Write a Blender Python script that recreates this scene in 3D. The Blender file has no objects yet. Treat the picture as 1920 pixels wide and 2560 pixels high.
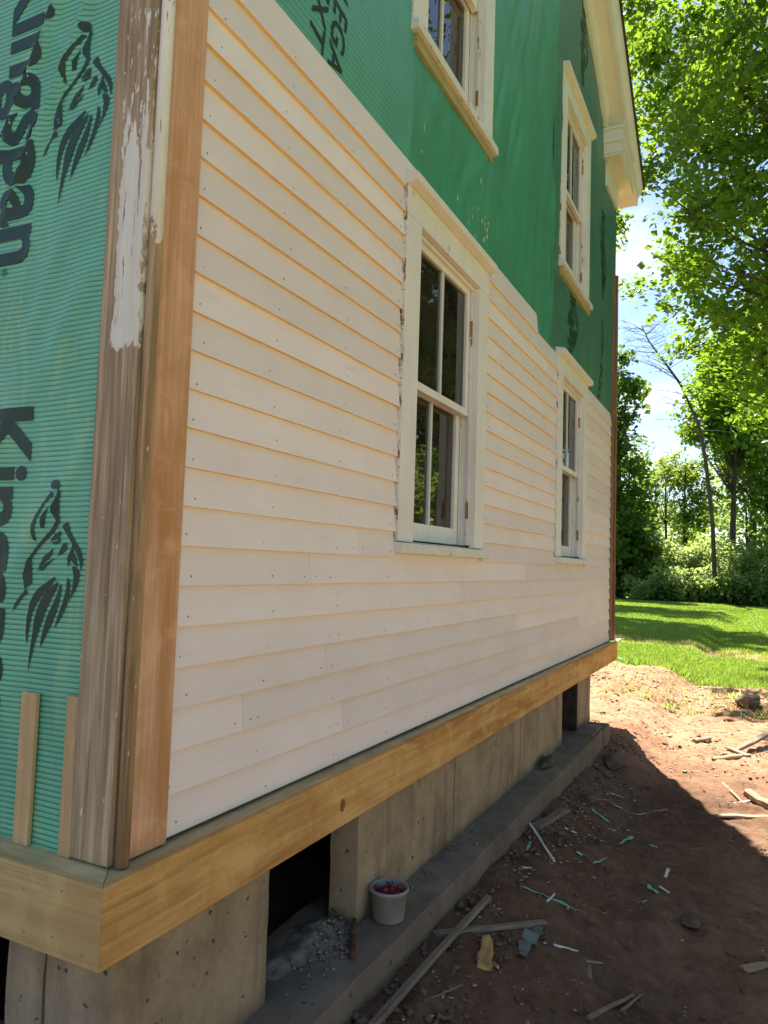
import bpy, bmesh, math, random
import numpy as np
from mathutils import Vector, Matrix

# ---------------------------------------------------------------- camera, sky, sun, exposure
sc = bpy.context.scene
col = sc.collection
CAM = (-1.2816, -1.2860, 0.6849)
YAW, PITCH, ROLL, FPX = 0.46368, 0.06925, 0.03233, 1858.64
cd = bpy.data.cameras.new('camera')
cam = bpy.data.objects.new('camera', cd)
col.objects.link(cam)
fw = Vector((math.cos(YAW) * math.cos(PITCH), math.sin(YAW) * math.cos(PITCH), math.sin(PITCH)))
rt = fw.cross(Vector((0, 0, 1))).normalized()
up = rt.cross(fw)
r2 = math.cos(ROLL) * rt + math.sin(ROLL) * up
u2 = -math.sin(ROLL) * rt + math.cos(ROLL) * up
mw = Matrix((r2, u2, -fw)).transposed().to_4x4()
mw.translation = CAM
cam.matrix_world = mw
cd.sensor_fit = 'VERTICAL'
cd.sensor_height = 36
cd.lens = 36 * FPX / 2560
cd.clip_start = 0.02
cd.clip_end = 800
sc.camera = cam

SUN_AZ, SUN_EL = math.radians(25.5), math.radians(58)      # azimuth from +x towards +y
sd = Vector((math.cos(SUN_AZ) * math.cos(SUN_EL), math.sin(SUN_AZ) * math.cos(SUN_EL), math.sin(SUN_EL)))
sl = bpy.data.lights.new('sun', 'SUN')
sl.energy = 5.0
sl.angle = math.radians(0.5)
sl.color = (1.0, 0.92, 0.80)
so = bpy.data.objects.new('sun', sl)
so.rotation_euler = sd.to_track_quat('Z', 'Y').to_euler()
so.location = (0, 0, 30)
col.objects.link(so)

world = bpy.data.worlds.new('World')
sc.world = world
world.use_nodes = True
wn, wl = world.node_tree.nodes, world.node_tree.links
wn.clear()


def wnode(t, **k):
    n = wn.new(t)
    for a, b in k.items():
        setattr(n, a, b)
    return n


sky = wnode('ShaderNodeTexSky', sky_type='NISHITA', sun_disc=False, sun_elevation=SUN_EL,
            sun_rotation=math.pi / 2 - SUN_AZ, altitude=200, air_density=1.0, dust_density=0.5, ozone_density=1.6)
tc = wnode('ShaderNodeTexCoord')
sep = wnode('ShaderNodeSeparateXYZ')
wl.new(tc.outputs['Generated'], sep.inputs[0])
den = wnode('ShaderNodeMath', operation='MAXIMUM')
wl.new(sep.outputs['Z'], den.inputs[0])
den.inputs[1].default_value = 0.0
den2 = wnode('ShaderNodeMath', operation='ADD')
wl.new(den.outputs[0], den2.inputs[0])
den2.inputs[1].default_value = 0.22
dv = wnode('ShaderNodeVectorMath', operation='DIVIDE')
wl.new(tc.outputs['Generated'], dv.inputs[0])
cmb = wnode('ShaderNodeCombineXYZ')
for i in range(3):
    wl.new(den2.outputs[0], cmb.inputs[i])
wl.new(cmb.outputs[0], dv.inputs[1])
cn = wnode('ShaderNodeTexNoise')
cn.inputs['Scale'].default_value = 1.5
cn.inputs['Detail'].default_value = 9
cn.inputs['Roughness'].default_value = 0.56
wl.new(dv.outputs[0], cn.inputs['Vector'])
cr = wnode('ShaderNodeMapRange', interpolation_type='SMOOTHSTEP')
cr.inputs['From Min'].default_value = 0.55
cr.inputs['From Max'].default_value = 0.74
wl.new(cn.outputs['Fac'], cr.inputs['Value'])
cmul = wnode('ShaderNodeMath', operation='MULTIPLY')
cmul.inputs[1].default_value = 0.92
wl.new(cr.outputs[0], cmul.inputs[0])
mixc = wnode('ShaderNodeMix', data_type='RGBA')
wl.new(cmul.outputs[0], mixc.inputs['Factor'])
wl.new(sky.outputs[0], mixc.inputs['A'])
mixc.inputs['B'].default_value = (7.6, 7.8, 8.2, 1)
bg = wnode('ShaderNodeBackground')
bg.inputs['Strength'].default_value = 0.06
wl.new(mixc.outputs['Result'], bg.inputs['Color'])
wo = wnode('ShaderNodeOutputWorld')
wl.new(bg.outputs[0], wo.inputs[0])

vs = sc.view_settings
vs.view_transform = 'Standard'
vs.look = 'None'
vs.gamma = 1.0
vs.use_curve_mapping = False
vs.exposure = 1.93
sc.render.engine = 'CYCLES'
sc.cycles.max_bounces = 10
sc.cycles.diffuse_bounces = 5
sc.cycles.glossy_bounces = 4
sc.cycles.transparent_max_bounces = 12
sc.cycles.caustics_reflective = False
sc.cycles.caustics_refractive = False
sc.cycles.sample_clamp_indirect = 6
sc.cycles.use_denoising = True

rng = np.random.default_rng(11)
random.seed(5)


# ---------------------------------------------------------------- materials
class NT:
    """small helper round one material's node tree"""

    def __init__(self, name, rough=0.7, spec=0.3):
        self.m = bpy.data.materials.new(name)
        self.m.use_nodes = True
        self.n, self.l = self.m.node_tree.nodes, self.m.node_tree.links
        self.b = self.n['Principled BSDF']
        self.b.inputs['Roughness'].default_value = rough
        self.b.inputs['Specular IOR Level'].default_value = spec
        self.out = self.n['Material Output']
        self._tc = None

    def node(self, t, **k):
        x = self.n.new(t)
        for a, b in k.items():
            setattr(x, a, b)
        return x

    def coord(self, scale=(1, 1, 1), loc=(0, 0, 0)):
        if self._tc is None:
            self._tc = self.node('ShaderNodeTexCoord')
        mp = self.node('ShaderNodeMapping')
        mp.inputs['Scale'].default_value = scale
        mp.inputs['Location'].default_value = loc
        self.l.new(self._tc.outputs['Object'], mp.inputs['Vector'])
        return mp.outputs[0]

    def noise(self, scale=1, sv=(1, 1, 1), detail=4, rough=0.55, loc=(0, 0, 0), dist=0):
        t = self.node('ShaderNodeTexNoise')
        t.inputs['Scale'].default_value = scale
        t.inputs['Detail'].default_value = detail
        t.inputs['Roughness'].default_value = rough
        t.inputs['Distortion'].default_value = dist
        self.l.new(self.coord(sv, loc), t.inputs['Vector'])
        return t.outputs['Fac']

    def ramp(self, fac, stops, mode='LINEAR'):
        r = self.node('ShaderNodeValToRGB')
        r.color_ramp.interpolation = mode
        e = r.color_ramp.elements
        while len(e) < len(stops):
            e.new(0.5)
        for el, (p, c) in zip(e, stops):
            el.position = p
            el.color = (*c, 1) if len(c) == 3 else c
        self.l.new(fac, r.inputs[0])
        return r.outputs[0]

    def rng(self, fac, a, b, c=0.0, d=1.0, smooth=True):
        r = self.node('ShaderNodeMapRange', interpolation_type='SMOOTHSTEP' if smooth else 'LINEAR')
        r.inputs['From Min'].default_value = a
        r.inputs['From Max'].default_value = b
        r.inputs['To Min'].default_value = c
        r.inputs['To Max'].default_value = d
        self.l.new(fac, r.inputs['Value'])
        return r.outputs[0]

    def mix(self, fac, a, b, blend='MIX'):
        x = self.node('ShaderNodeMix', data_type='RGBA', blend_type=blend)
        for s, v in (('Factor', fac), ('A', a), ('B', b)):
            if isinstance(v, (int, float)):
                x.inputs[s].default_value = v
            elif isinstance(v, tuple):
                x.inputs[s].default_value = (*v, 1) if len(v) == 3 else v
            else:
                self.l.new(v, x.inputs[s])
        return x.outputs['Result']

    def math(self, op, a, b=None):
        x = self.node('ShaderNodeMath', operation=op)
        for i, v in enumerate((a, b)):
            if v is None:
                continue
            if isinstance(v, (int, float)):
                x.inputs[i].default_value = v
            else:
                self.l.new(v, x.inputs[i])
        return x.outputs[0]

    def xyz(self):
        s = self.node('ShaderNodeSeparateXYZ')
        self.l.new(self.coord(), s.inputs[0])
        return s.outputs

    def rand(self):
        return self.node('ShaderNodeObjectInfo').outputs['Random']

    def attr(self, name):
        return self.node('ShaderNodeAttribute', attribute_name=name).outputs['Fac']

    def color(self, c):
        if isinstance(c, tuple):
            self.b.inputs['Base Color'].default_value = (*c, 1)
        else:
            self.l.new(c, self.b.inputs['Base Color'])
        return self

    def bump(self, h, strength=0.3, dist=0.01):
        x = self.node('ShaderNodeBump')
        x.inputs['Strength'].default_value = strength
        x.inputs['Distance'].default_value = dist
        self.l.new(h, x.inputs['Height'])
        self.l.new(x.outputs[0], self.b.inputs['Normal'])
        return self


def simple(name, c, rough=0.7, spec=0.3, var=0.15, scale=30):
    t = NT(name, rough, spec)
    n = t.noise(scale, detail=5)
    k = lambda f: tuple(min(1, v * f) for v in c)
    t.color(t.ramp(n, [(0.3, k(1 - var)), (0.7, k(1 + var))]))
    t.bump(n, 0.15, 0.003)
    return t.m


def wood(name, dark, light, axis='x', fine=60, blot=None, blot_amt=0.5, rough=0.75, knots=None, bump=0.25):
    """long-grained wood; axis is the grain direction"""
    t = NT(name, rough, 0.2)
    i = 'xyz'.index(axis)
    sv = [1.0, 1.0, 1.0]
    sv[i] = 0.035
    sv2 = [1.0, 1.0, 1.0]
    sv2[i] = 0.12
    rv = t.rand()
    g = t.noise(fine, tuple(sv), 6, 0.62, dist=0.6)
    g2 = t.noise(fine * 0.22, tuple(sv2), 4, 0.55, loc=(3, 7, 1), dist=1.2)
    sv3 = [1.0, 1.0, 1.0]
    sv3[i] = 0.012
    g3 = t.noise(fine * 4.2, tuple(sv3), 5, 0.65, loc=(1, 2, 8))
    c = t.ramp(g, [(0.33, dark), (0.66, light)])
    wv = t.node('ShaderNodeTexWave', wave_type='BANDS', bands_direction='XZY'[i] if i != 1 else 'Z')
    wv.bands_direction = {'x': 'Z', 'y': 'Z', 'z': 'X'}[axis]
    wv.inputs['Scale'].default_value = fine * 0.30
    wv.inputs['Distortion'].default_value = 14.0
    wv.inputs['Detail'].default_value = 3.0
    wv.inputs['Detail Scale'].default_value = 0.5
    svw = [1.0, 1.0, 1.0]
    svw[i] = 0.10
    t.l.new(t.coord(tuple(svw), (0.3, 0.9, 0.4)), wv.inputs['Vector'])
    c = t.mix(t.rng(wv.outputs['Fac'], 0.60, 0.98, 0, 0.20), c, tuple(v * 0.80 for v in dark))
    c = t.mix(t.rng(g3, 0.48, 0.70, 0, 0.55), c, tuple(v * 0.62 for v in dark))
    if blot:
        bl = t.rng(g2, 0.46, 0.66, 0, blot_amt)
        c = t.mix(bl, c, blot)
    mot = t.noise(7, (1, 1, 1), 6, 0.62, loc=(6, 2, 2), dist=0.8)
    c = t.mix(t.rng(mot, 0.48, 0.68, 0, 0.40), c, blot or dark)
    c = t.mix(t.rng(mot, 0.47, 0.34, 0, 0.35), c, tuple(min(1, v * 1.18) for v in light))
    big = t.noise(2.2, tuple(sv2), 3)
    c = t.mix(t.rng(big, 0.3, 0.75, 0.0, 0.35), c, tuple(v * 0.72 for v in light))
    if knots:
        vo = t.node('ShaderNodeTexVoronoi')
        vo.inputs['Scale'].default_value = knots
        svk = [1.0, 1.0, 1.0]
        svk[i] = 0.45
        t.l.new(t.coord(tuple(svk), (0.37, 0.11, 0.23)), vo.inputs['Vector'])
        dd = t.math('ADD', vo.outputs['Distance'], t.math('MULTIPLY', t.math('SUBTRACT', g2, 0.5), 0.16))
        c = t.mix(t.rng(dd, 0.20, 0.05, 0, 0.6), c, tuple(v * 0.55 for v in dark))
        c = t.mix(t.rng(dd, 0.085, 0.055, 0, 0.9), c, tuple(v * 0.30 for v in dark))
    hs = t.node('ShaderNodeHueSaturation')
    t.l.new(t.rng(rv, 0, 1, 0.88, 1.12, False), hs.inputs['Value'])
    t.l.new(c, hs.inputs['Color'])
    t.color(hs.outputs[0])
    t.bump(g, bump, 0.004)
    return t.m


def painted(name, white=(0.79, 0.745, 0.70), wear=0.62, woodc=(0.20, 0.12, 0.07)):
    t = NT(name, 0.55, 0.35)
    n = t.noise(26, (1, 1, 0.35), 8, 0.68)
    n2 = t.noise(5, (1, 1, 0.6), 4, 0.5, loc=(2, 1, 5))
    c = t.ramp(n2, [(0.3, tuple(v * 0.90 for v in white)), (0.7, white)])
    dirt = t.noise(60, (1, 1, 0.15), 5)
    c = t.mix(t.rng(dirt, 0.5, 0.8, 0, 0.22), c, (0.42, 0.33, 0.25))
    c = t.mix(t.rng(n, wear, wear + 0.05), c, woodc)
    t.color(c)
    t.bump(n, 0.2, 0.003)
    return t.m


def clap_mat():
    t = NT('primed_clapboard', 0.62, 0.25)
    n = t.noise(5, (0.5, 1, 1), 4)
    f = t.noise(90, (0.04, 1, 1), 5, 0.6)
    sm = t.noise(11, (0.6, 1, 1.6), 6, 0.6, loc=(4, 2, 9))
    c = t.ramp(n, [(0.3, (0.790, 0.676, 0.640)), (0.7, (0.855, 0.742, 0.708))])
    c = t.mix(t.rng(f, 0.45, 0.75, 0, 0.12), c, (0.58, 0.53, 0.48))
    c = t.mix(t.rng(sm, 0.60, 0.78, 0, 0.30), c, (0.50, 0.46, 0.44))
    hs = t.node('ShaderNodeHueSaturation')
    t.l.new(t.rng(t.rand(), 0, 1, 0.90, 1.04, False), hs.inputs['Value'])
    t.l.new(c, hs.inputs['Color'])
    t.color(hs.outputs[0])
    t.bump(f, 0.10, 0.002)
    return t.m


def old_board_mat(name, z_lo, z_hi, lo_is_solid=True):
    """weathered brown board with an old white paint patch between z_lo and z_hi"""
    t = NT(name, 0.72, 0.25)
    g = t.noise(70, (1, 1, 0.03), 7, 0.66, dist=0.5)
    g2 = t.noise(14, (1, 1, 0.10), 5, 0.6, loc=(1, 4, 2), dist=1.0)
    c = t.ramp(g, [(0.30, (0.17, 0.108, 0.060)), (0.5, (0.41, 0.285, 0.170)), (0.70, (0.66, 0.51, 0.325))])
    c = t.mix(t.rng(g2, 0.44, 0.64, 0, 0.65), c, (0.20, 0.145, 0.100))
    c = t.mix(t.rng(t.noise(3.0, (1, 1, 0.5), 3, loc=(9, 9, 9)), 0.52, 0.68, 0, 0.7), c, (0.46, 0.36, 0.22))
    z = t.xyz()['Z']
    y = t.xyz()['Y']
    edge = t.noise(26, (1, 1, 0.55), 5, 0.65)
    zz = t.math('ADD', z, t.math('MULTIPLY', t.math('SUBTRACT', edge, 0.5), 0.16 if lo_is_solid else 0.55))
    inside = t.rng(zz, z_lo - 0.006, z_lo + 0.006)
    chips = t.noise(48, (1.6, 1.6, 0.28), 6, 0.66, loc=(5, 5, 5))
    thr = t.rng(z, z_hi - 0.35, z_hi + 0.10, 0.73, 0.42)
    worn = t.math('LESS_THAN', chips, thr)
    if lo_is_solid:
        yy = t.math('ADD', y, t.math('MULTIPLY', t.math('SUBTRACT', edge, 0.5), 0.05))
        bounds = t.math('MULTIPLY', t.rng(yy, -0.006, -0.002), t.rng(yy, 0.080, 0.084, 1, 0))
        inside = t.math('MULTIPLY', inside, bounds)
    p = t.math('MULTIPLY', inside, worn)
    crack = t.noise(90, (1, 1, 0.06), 3, 0.6, loc=(3, 8, 2), dist=0.8)
    p = t.math('MULTIPLY', p, t.math('LESS_THAN', crack, 0.665))
    flecks = t.math('GREATER_THAN', t.noise(75, (1, 1, 0.35), 2, 0.4, loc=(7, 0, 3)), 0.735)
    p = t.math('MAXIMUM', p, flecks)
    c = t.mix(p, c, t.ramp(g2, [(0.3, (0.60, 0.54, 0.44)), (0.55, (0.72, 0.68, 0.60)), (0.7, (0.77, 0.73, 0.66))]))
    t.color(c)
    hh = t.math('ADD', t.math('MULTIPLY', g, 0.4), t.math('MULTIPLY', p, 0.6))
    t.bump(hh, 0.7, 0.006)
    return t.m


def concrete_mat(name, base=(0.365, 0.270, 0.172), splash=0.55):
    t = NT(name, 0.9, 0.15)
    n = t.noise(4, detail=6, rough=0.6)
    f = t.noise(55, detail=6, rough=0.7)
    pits = t.noise(38, detail=2, rough=0.4, loc=(3, 3, 3))
    v = t.noise(9, (1, 1, 0.12), 4, loc=(8, 1, 2))
    c = t.ramp(n, [(0.28, tuple(b * 0.62 for b in base)), (0.5, base), (0.75, tuple(b * 1.22 for b in base))])
    c = t.mix(t.rng(f, 0.35, 0.75, 0, 0.4), c, tuple(b * 0.6 for b in base))
    c = t.mix(t.rng(v, 0.50, 0.72, 0, 0.5), c, (0.13, 0.098, 0.066))
    v2 = t.noise(26, (1, 1, 0.05), 5, 0.6, loc=(1, 9, 4))
    c = t.mix(t.rng(v2, 0.55, 0.72, 0, 0.35), c, tuple(min(1, b * 1.35) for b in base))
    blot = t.noise(2.3, detail=7, rough=0.68, loc=(4, 4, 7), dist=0.8)
    c = t.mix(t.rng(blot, 0.52, 0.66, 0, 0.45), c, (0.15, 0.115, 0.085))
    c = t.mix(t.rng(pits, 0.70, 0.735, 0, 0.85), c, (0.05, 0.042, 0.035))
    z = t.xyz()['Z']
    nz = t.math('ADD', z, t.math('MULTIPLY', t.math('SUBTRACT', n, 0.5), 0.16))
    c = t.mix(t.rng(nz, -0.60, -0.50, splash, 0), c, (0.10, 0.075, 0.055))      # splashed soil along the foot
    t.color(c)
    h = t.math('SUBTRACT', t.math('MULTIPLY', f, 0.6), t.math('MULTIPLY', t.rng(pits, 0.68, 0.73), 0.8))
    t.bump(h, 0.5, 0.006)
    return t.m


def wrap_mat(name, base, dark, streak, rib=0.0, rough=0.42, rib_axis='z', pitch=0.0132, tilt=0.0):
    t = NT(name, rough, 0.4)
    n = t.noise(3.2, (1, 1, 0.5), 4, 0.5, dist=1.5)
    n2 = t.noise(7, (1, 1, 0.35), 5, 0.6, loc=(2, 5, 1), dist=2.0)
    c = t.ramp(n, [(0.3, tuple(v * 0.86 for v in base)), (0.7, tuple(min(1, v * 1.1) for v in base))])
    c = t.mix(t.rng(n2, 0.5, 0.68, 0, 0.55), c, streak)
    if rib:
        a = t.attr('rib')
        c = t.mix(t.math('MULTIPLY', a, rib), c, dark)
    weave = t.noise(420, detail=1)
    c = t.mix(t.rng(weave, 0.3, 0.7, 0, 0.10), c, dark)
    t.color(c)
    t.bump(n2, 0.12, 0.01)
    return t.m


def leaf_mat(name, c1, c2, trans, tf=0.5):
    t = NT(name, 0.45, 0.35)
    a = t.attr('tone')
    c = t.ramp(a, [(0.0, c1), (1.0, c2)])
    t.color(c)
    tr = t.node('ShaderNodeBsdfTranslucent')
    ct = t.mix(0.55, c, trans)
    t.l.new(ct, tr.inputs[0])
    mx = t.node('ShaderNodeMixShader')
    mx.inputs[0].default_value = tf
    t.l.new(t.b.outputs[0], mx.inputs[1])
    t.l.new(tr.outputs[0], mx.inputs[2])
    t.l.new(mx.outputs[0], t.out.inputs[0])
    return t.m


def glass_mat():
    m = bpy.data.materials.new('window_glass')
    m.use_nodes = True
    n, l = m.node_tree.nodes, m.node_tree.links
    n.clear()
    o = n.new('ShaderNodeOutputMaterial')
    tr = n.new('ShaderNodeBsdfTransparent')
    tr.inputs[0].default_value = (0.72, 0.75, 0.72, 1)
    gl = n.new('ShaderNodeBsdfGlossy')
    gl.inputs['Roughness'].default_value = 0.0
    tcn = n.new('ShaderNodeTexCoord')
    ns = n.new('ShaderNodeTexNoise')
    ns.inputs['Scale'].default_value = 3.5
    l.new(tcn.outputs['Object'], ns.inputs['Vector'])
    bp = n.new('ShaderNodeBump')
    bp.inputs['Strength'].default_value = 0.05
    bp.inputs['Distance'].default_value = 0.02
    l.new(ns.outputs[0], bp.inputs['Height'])
    l.new(bp.outputs[0], gl.inputs['Normal'])
    fr = n.new('ShaderNodeFresnel')
    fr.inputs[0].default_value = 1.85
    mx = n.new('ShaderNodeMixShader')
    l.new(fr.outputs[0], mx.inputs[0])
    l.new(tr.outputs[0], mx.inputs[1])
    l.new(gl.outputs[0], mx.inputs[2])
    df = n.new('ShaderNodeBsdfDiffuse')
    df.inputs[0].default_value = (0.30, 0.25, 0.19, 1)
    dn = n.new('ShaderNodeTexNoise')
    dn.inputs['Scale'].default_value = 7
    dn.inputs['Detail'].default_value = 6
    l.new(tcn.outputs['Object'], dn.inputs['Vector'])
    dm = n.new('ShaderNodeMapRange')
    dm.inputs['From Min'].default_value = 0.3
    dm.inputs['From Max'].default_value = 0.8
    dm.inputs['To Min'].default_value = 0.02
    dm.inputs['To Max'].default_value = 0.12
    l.new(dn.outputs[0], dm.inputs['Value'])
    m2 = n.new('ShaderNodeMixShader')
    l.new(dm.outputs[0], m2.inputs[0])
    l.new(mx.outputs[0], m2.inputs[1])
    l.new(df.outputs[0], m2.inputs[2])
    l.new(m2.outputs[0], o.inputs[0])
    return m


def ground_mat():
    t = NT('dirt_and_lawn', 0.95, 0.1)
    n = t.noise(1.3, detail=6, rough=0.6)
    f = t.noise(16, detail=8, rough=0.68)
    g = t.noise(70, detail=5, rough=0.7, loc=(1, 2, 3))
    dirt = t.ramp(n, [(0.3, (0.29, 0.150, 0.085)), (0.5, (0.41, 0.230, 0.135)), (0.72, (0.49, 0.305, 0.195))])
    dirt = t.mix(t.rng(f, 0.42, 0.72, 0, 0.6), dirt, (0.105, 0.062, 0.040))
    dirt = t.mix(t.rng(g, 0.57, 0.75, 0, 0.55), dirt, (0.30, 0.215, 0.15))
    pat = t.noise(4.5, detail=7, rough=0.7, loc=(7, 3, 1), dist=0.6)
    dirt = t.mix(t.rng(pat, 0.50, 0.66, 0, 0.55), dirt, (0.15, 0.088, 0.055))
    damp_shade = t.attr('damp_shade')
    wet_shade = t.ramp(t.noise(11, detail=8, rough=0.72, loc=(2, 8, 5), dist=0.4), [(0.34, (0.040, 0.023, 0.015)), (0.52, (0.090, 0.054, 0.036)), (0.68, (0.150, 0.096, 0.066))])  # damp soil colour, lowered further to deepen the house's shade
    dirt = t.mix(t.math('MULTIPLY', damp_shade, 0.78), dirt, wet_shade)
    lf = t.noise(0.5, detail=5, rough=0.6, loc=(5, 5, 5))
    lg = t.noise(9, (1, 1, 1), 7, 0.7)
    lawn = t.ramp(lf, [(0.3, (0.085, 0.180, 0.018)), (0.7, (0.17, 0.275, 0.035))])
    yl = t.noise(1.1, detail=5, rough=0.6, loc=(9, 2, 4))
    lawn = t.mix(t.rng(yl, 0.5, 0.72, 0, 0.6), lawn, (0.25, 0.27, 0.075))
    lawn = t.mix(t.rng(lg, 0.35, 0.7, 0, 0.55), lawn, (0.22, 0.30, 0.06))
    la = t.attr('lawn')
    ed = t.math('ADD', la, t.math('MULTIPLY', t.math('SUBTRACT', f, 0.5), 1.3))
    c = t.mix(t.rng(ed, 0.42, 0.58), dirt, lawn)
    t.color(c)
    h = t.math('ADD', t.math('MULTIPLY', f, 0.7), t.math('MULTIPLY', g, 0.3))
    t.bump(h, 1.0, 0.035)
    return t.m


def bark_mat(name, a=(0.035, 0.028, 0.022), b=(0.11, 0.09, 0.07)):
    t = NT(name, 0.9, 0.1)
    n = t.noise(9, (1, 1, 0.2), 6, 0.65)
    t.color(t.ramp(n, [(0.3, a), (0.7, b)]))
    t.bump(n, 0.6, 0.03)
    return t.m


M = {}
M['clap'] = clap_mat()
M['butt'] = simple('orange_butt_edge', (0.88, 0.61, 0.29), 0.7, 0.2, 0.06, 20)  # orange colour for the clapboards' lower edge faces
M['cedar'] = wood('fresh_cedar', (0.62, 0.32, 0.175), (0.78, 0.46, 0.285), 'z', 45, (0.48, 0.225, 0.07), 0.8)
M['skirt'] = wood('amber_fir', (0.58, 0.29, 0.085), (0.77, 0.46, 0.175), 'x', 34, (0.36, 0.145, 0.028), 0.85)
M['skirt_y'] = wood('yellow_pine', (0.52, 0.32, 0.125), (0.68, 0.46, 0.21), 'y', 40, (0.42, 0.23, 0.08), 0.5)
M['treated'] = wood('treated_lumber', (0.56, 0.42, 0.20), (0.74, 0.58, 0.33), 'x', 36, (0.36, 0.25, 0.11), 0.6, knots=3.0)
M['treated_y'] = wood('treated_lumber_cross', (0.54, 0.37, 0.15), (0.78, 0.60, 0.31), 'y', 20, (0.32, 0.18, 0.06), 0.85, knots=5.0)
M['strip'] = wood('furring_pine', (0.46, 0.29, 0.14), (0.62, 0.42, 0.22), 'z', 50, bump=0.1)
M['old'] = old_board_mat('weathered_board', 1.17, 1.78)
M['old2'] = old_board_mat('weathered_bead', 1.46, 2.15, False)
M['oldfar'] = wood('weathered_corner_board', (0.16, 0.085, 0.042), (0.32, 0.185, 0.10), 'z', 50, (0.20, 0.12, 0.07), 0.5)
M['paint'] = painted('old_white_paint', wear=0.66)
M['paint2'] = painted('old_cream_paint', (0.77, 0.715, 0.64), 0.70)
M['sillp'] = painted('sill_paint', (0.72, 0.68, 0.62), 0.60)
M['gray_sash'] = painted('sash_paint', (0.66, 0.64, 0.61), 0.72, (0.30, 0.2, 0.12))
M['raw'] = wood('raw_mortise', (0.28, 0.13, 0.05), (0.42, 0.22, 0.10), 'z', 50)
M['oldraw'] = wood('raw_sill_wood', (0.34, 0.27, 0.12), (0.52, 0.43, 0.23), 'x', 50)
M['glass'] = glass_mat()
M['conc'] = concrete_mat('foundation_concrete')
M['conc2'] = concrete_mat('footing_concrete', (0.265, 0.212, 0.158), 0.50)
M['dark'] = simple('interior_plaster', (0.30, 0.25, 0.20), 0.9)
M['sheath'] = simple('sheathing', (0.20, 0.14, 0.08))
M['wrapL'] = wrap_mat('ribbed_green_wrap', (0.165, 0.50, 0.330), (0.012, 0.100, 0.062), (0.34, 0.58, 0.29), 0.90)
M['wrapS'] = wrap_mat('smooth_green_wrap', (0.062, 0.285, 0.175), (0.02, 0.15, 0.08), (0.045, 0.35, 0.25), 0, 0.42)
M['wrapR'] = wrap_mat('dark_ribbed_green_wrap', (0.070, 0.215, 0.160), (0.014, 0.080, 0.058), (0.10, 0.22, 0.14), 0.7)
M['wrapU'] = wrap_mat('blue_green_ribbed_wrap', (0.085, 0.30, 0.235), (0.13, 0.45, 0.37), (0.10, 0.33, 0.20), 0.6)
M['ink'] = simple('dark_green_print', (0.010, 0.040, 0.026), 0.5, 0.4)
M['inkblack'] = simple('black_print', (0.016, 0.022, 0.020), 0.5, 0.4)
M['lath'] = wood('weathered_lath', (0.135, 0.105, 0.078), (0.27, 0.22, 0.165), 'x', 60, (0.10, 0.075, 0.055), 0.5)
M['nail'] = simple('nail_steel', (0.26, 0.245, 0.24), 0.45, 0.5)
M['shingle'] = simple('roof_shingle', (0.055, 0.045, 0.040), 0.9, 0.2, 0.4, 12)
M['ground'] = ground_mat()
M['bark'] = bark_mat('bark')
M['deadbark'] = bark_mat('dead_bark', (0.05, 0.042, 0.042), (0.11, 0.095, 0.095))


# ---------------------------------------------------------------- mesh helpers
def vhash(ix, iy, iz, seed):
    h = (ix * 374761393 + iy * 668265263 + iz * 2147483647 + seed * 974634777) & 0xFFFFFFFF
    h = ((h ^ (h >> 13)) * 1274126177) & 0xFFFFFFFF
    return ((h ^ (h >> 16)) & 0xFFFF) / 65535.0


def vnoise(x, y, z=None, seed=0):
    x = np.asarray(x, float)
    y = np.asarray(y, float)
    z = np.zeros_like(x) if z is None else np.asarray(z, float)
    ix, iy, iz = np.floor(x).astype(np.int64), np.floor(y).astype(np.int64), np.floor(z).astype(np.int64)
    fx, fy, fz = x - ix, y - iy, z - iz
    fx, fy, fz = fx * fx * (3 - 2 * fx), fy * fy * (3 - 2 * fy), fz * fz * (3 - 2 * fz)
    r = 0
    for a in (0, 1):
        for b in (0, 1):
            for c in (0, 1):
                w = (fx if a else 1 - fx) * (fy if b else 1 - fy) * (fz if c else 1 - fz)
                r = r + w * vhash(ix + a, iy + b, iz + c, seed)
    return r * 2 - 1


def fbm(x, y, o=4, seed=0, g=0.5):
    r, a = 0, 1.0
    for i in range(o):
        r = r + a * vnoise(x * 2 ** i, y * 2 ** i, None, seed + i)
        a *= g
    return r


def ss(a, b, t):
    t = np.clip((t - a) / (b - a), 0, 1)
    return t * t * (3 - 2 * t)


def tag(o, label=None, cat=None, group=None, kind=None):
    for k, v in (('label', label), ('category', cat), ('group', group), ('kind', kind)):
        if v:
            o[k] = v
    return o


def empty(name, loc=(0, 0, 0), parent=None):
    o = bpy.data.objects.new(name, None)
    o.location = loc
    o.empty_display_size = 0.1
    col.objects.link(o)
    o.parent = parent
    return o


def link_mesh(name, me, mats, parent=None):
    for m in (mats if isinstance(mats, (list, tuple)) else [mats]):
        me.materials.append(m)
    o = bpy.data.objects.new(name, me)
    col.objects.link(o)
    o.parent = parent
    return o


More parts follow.
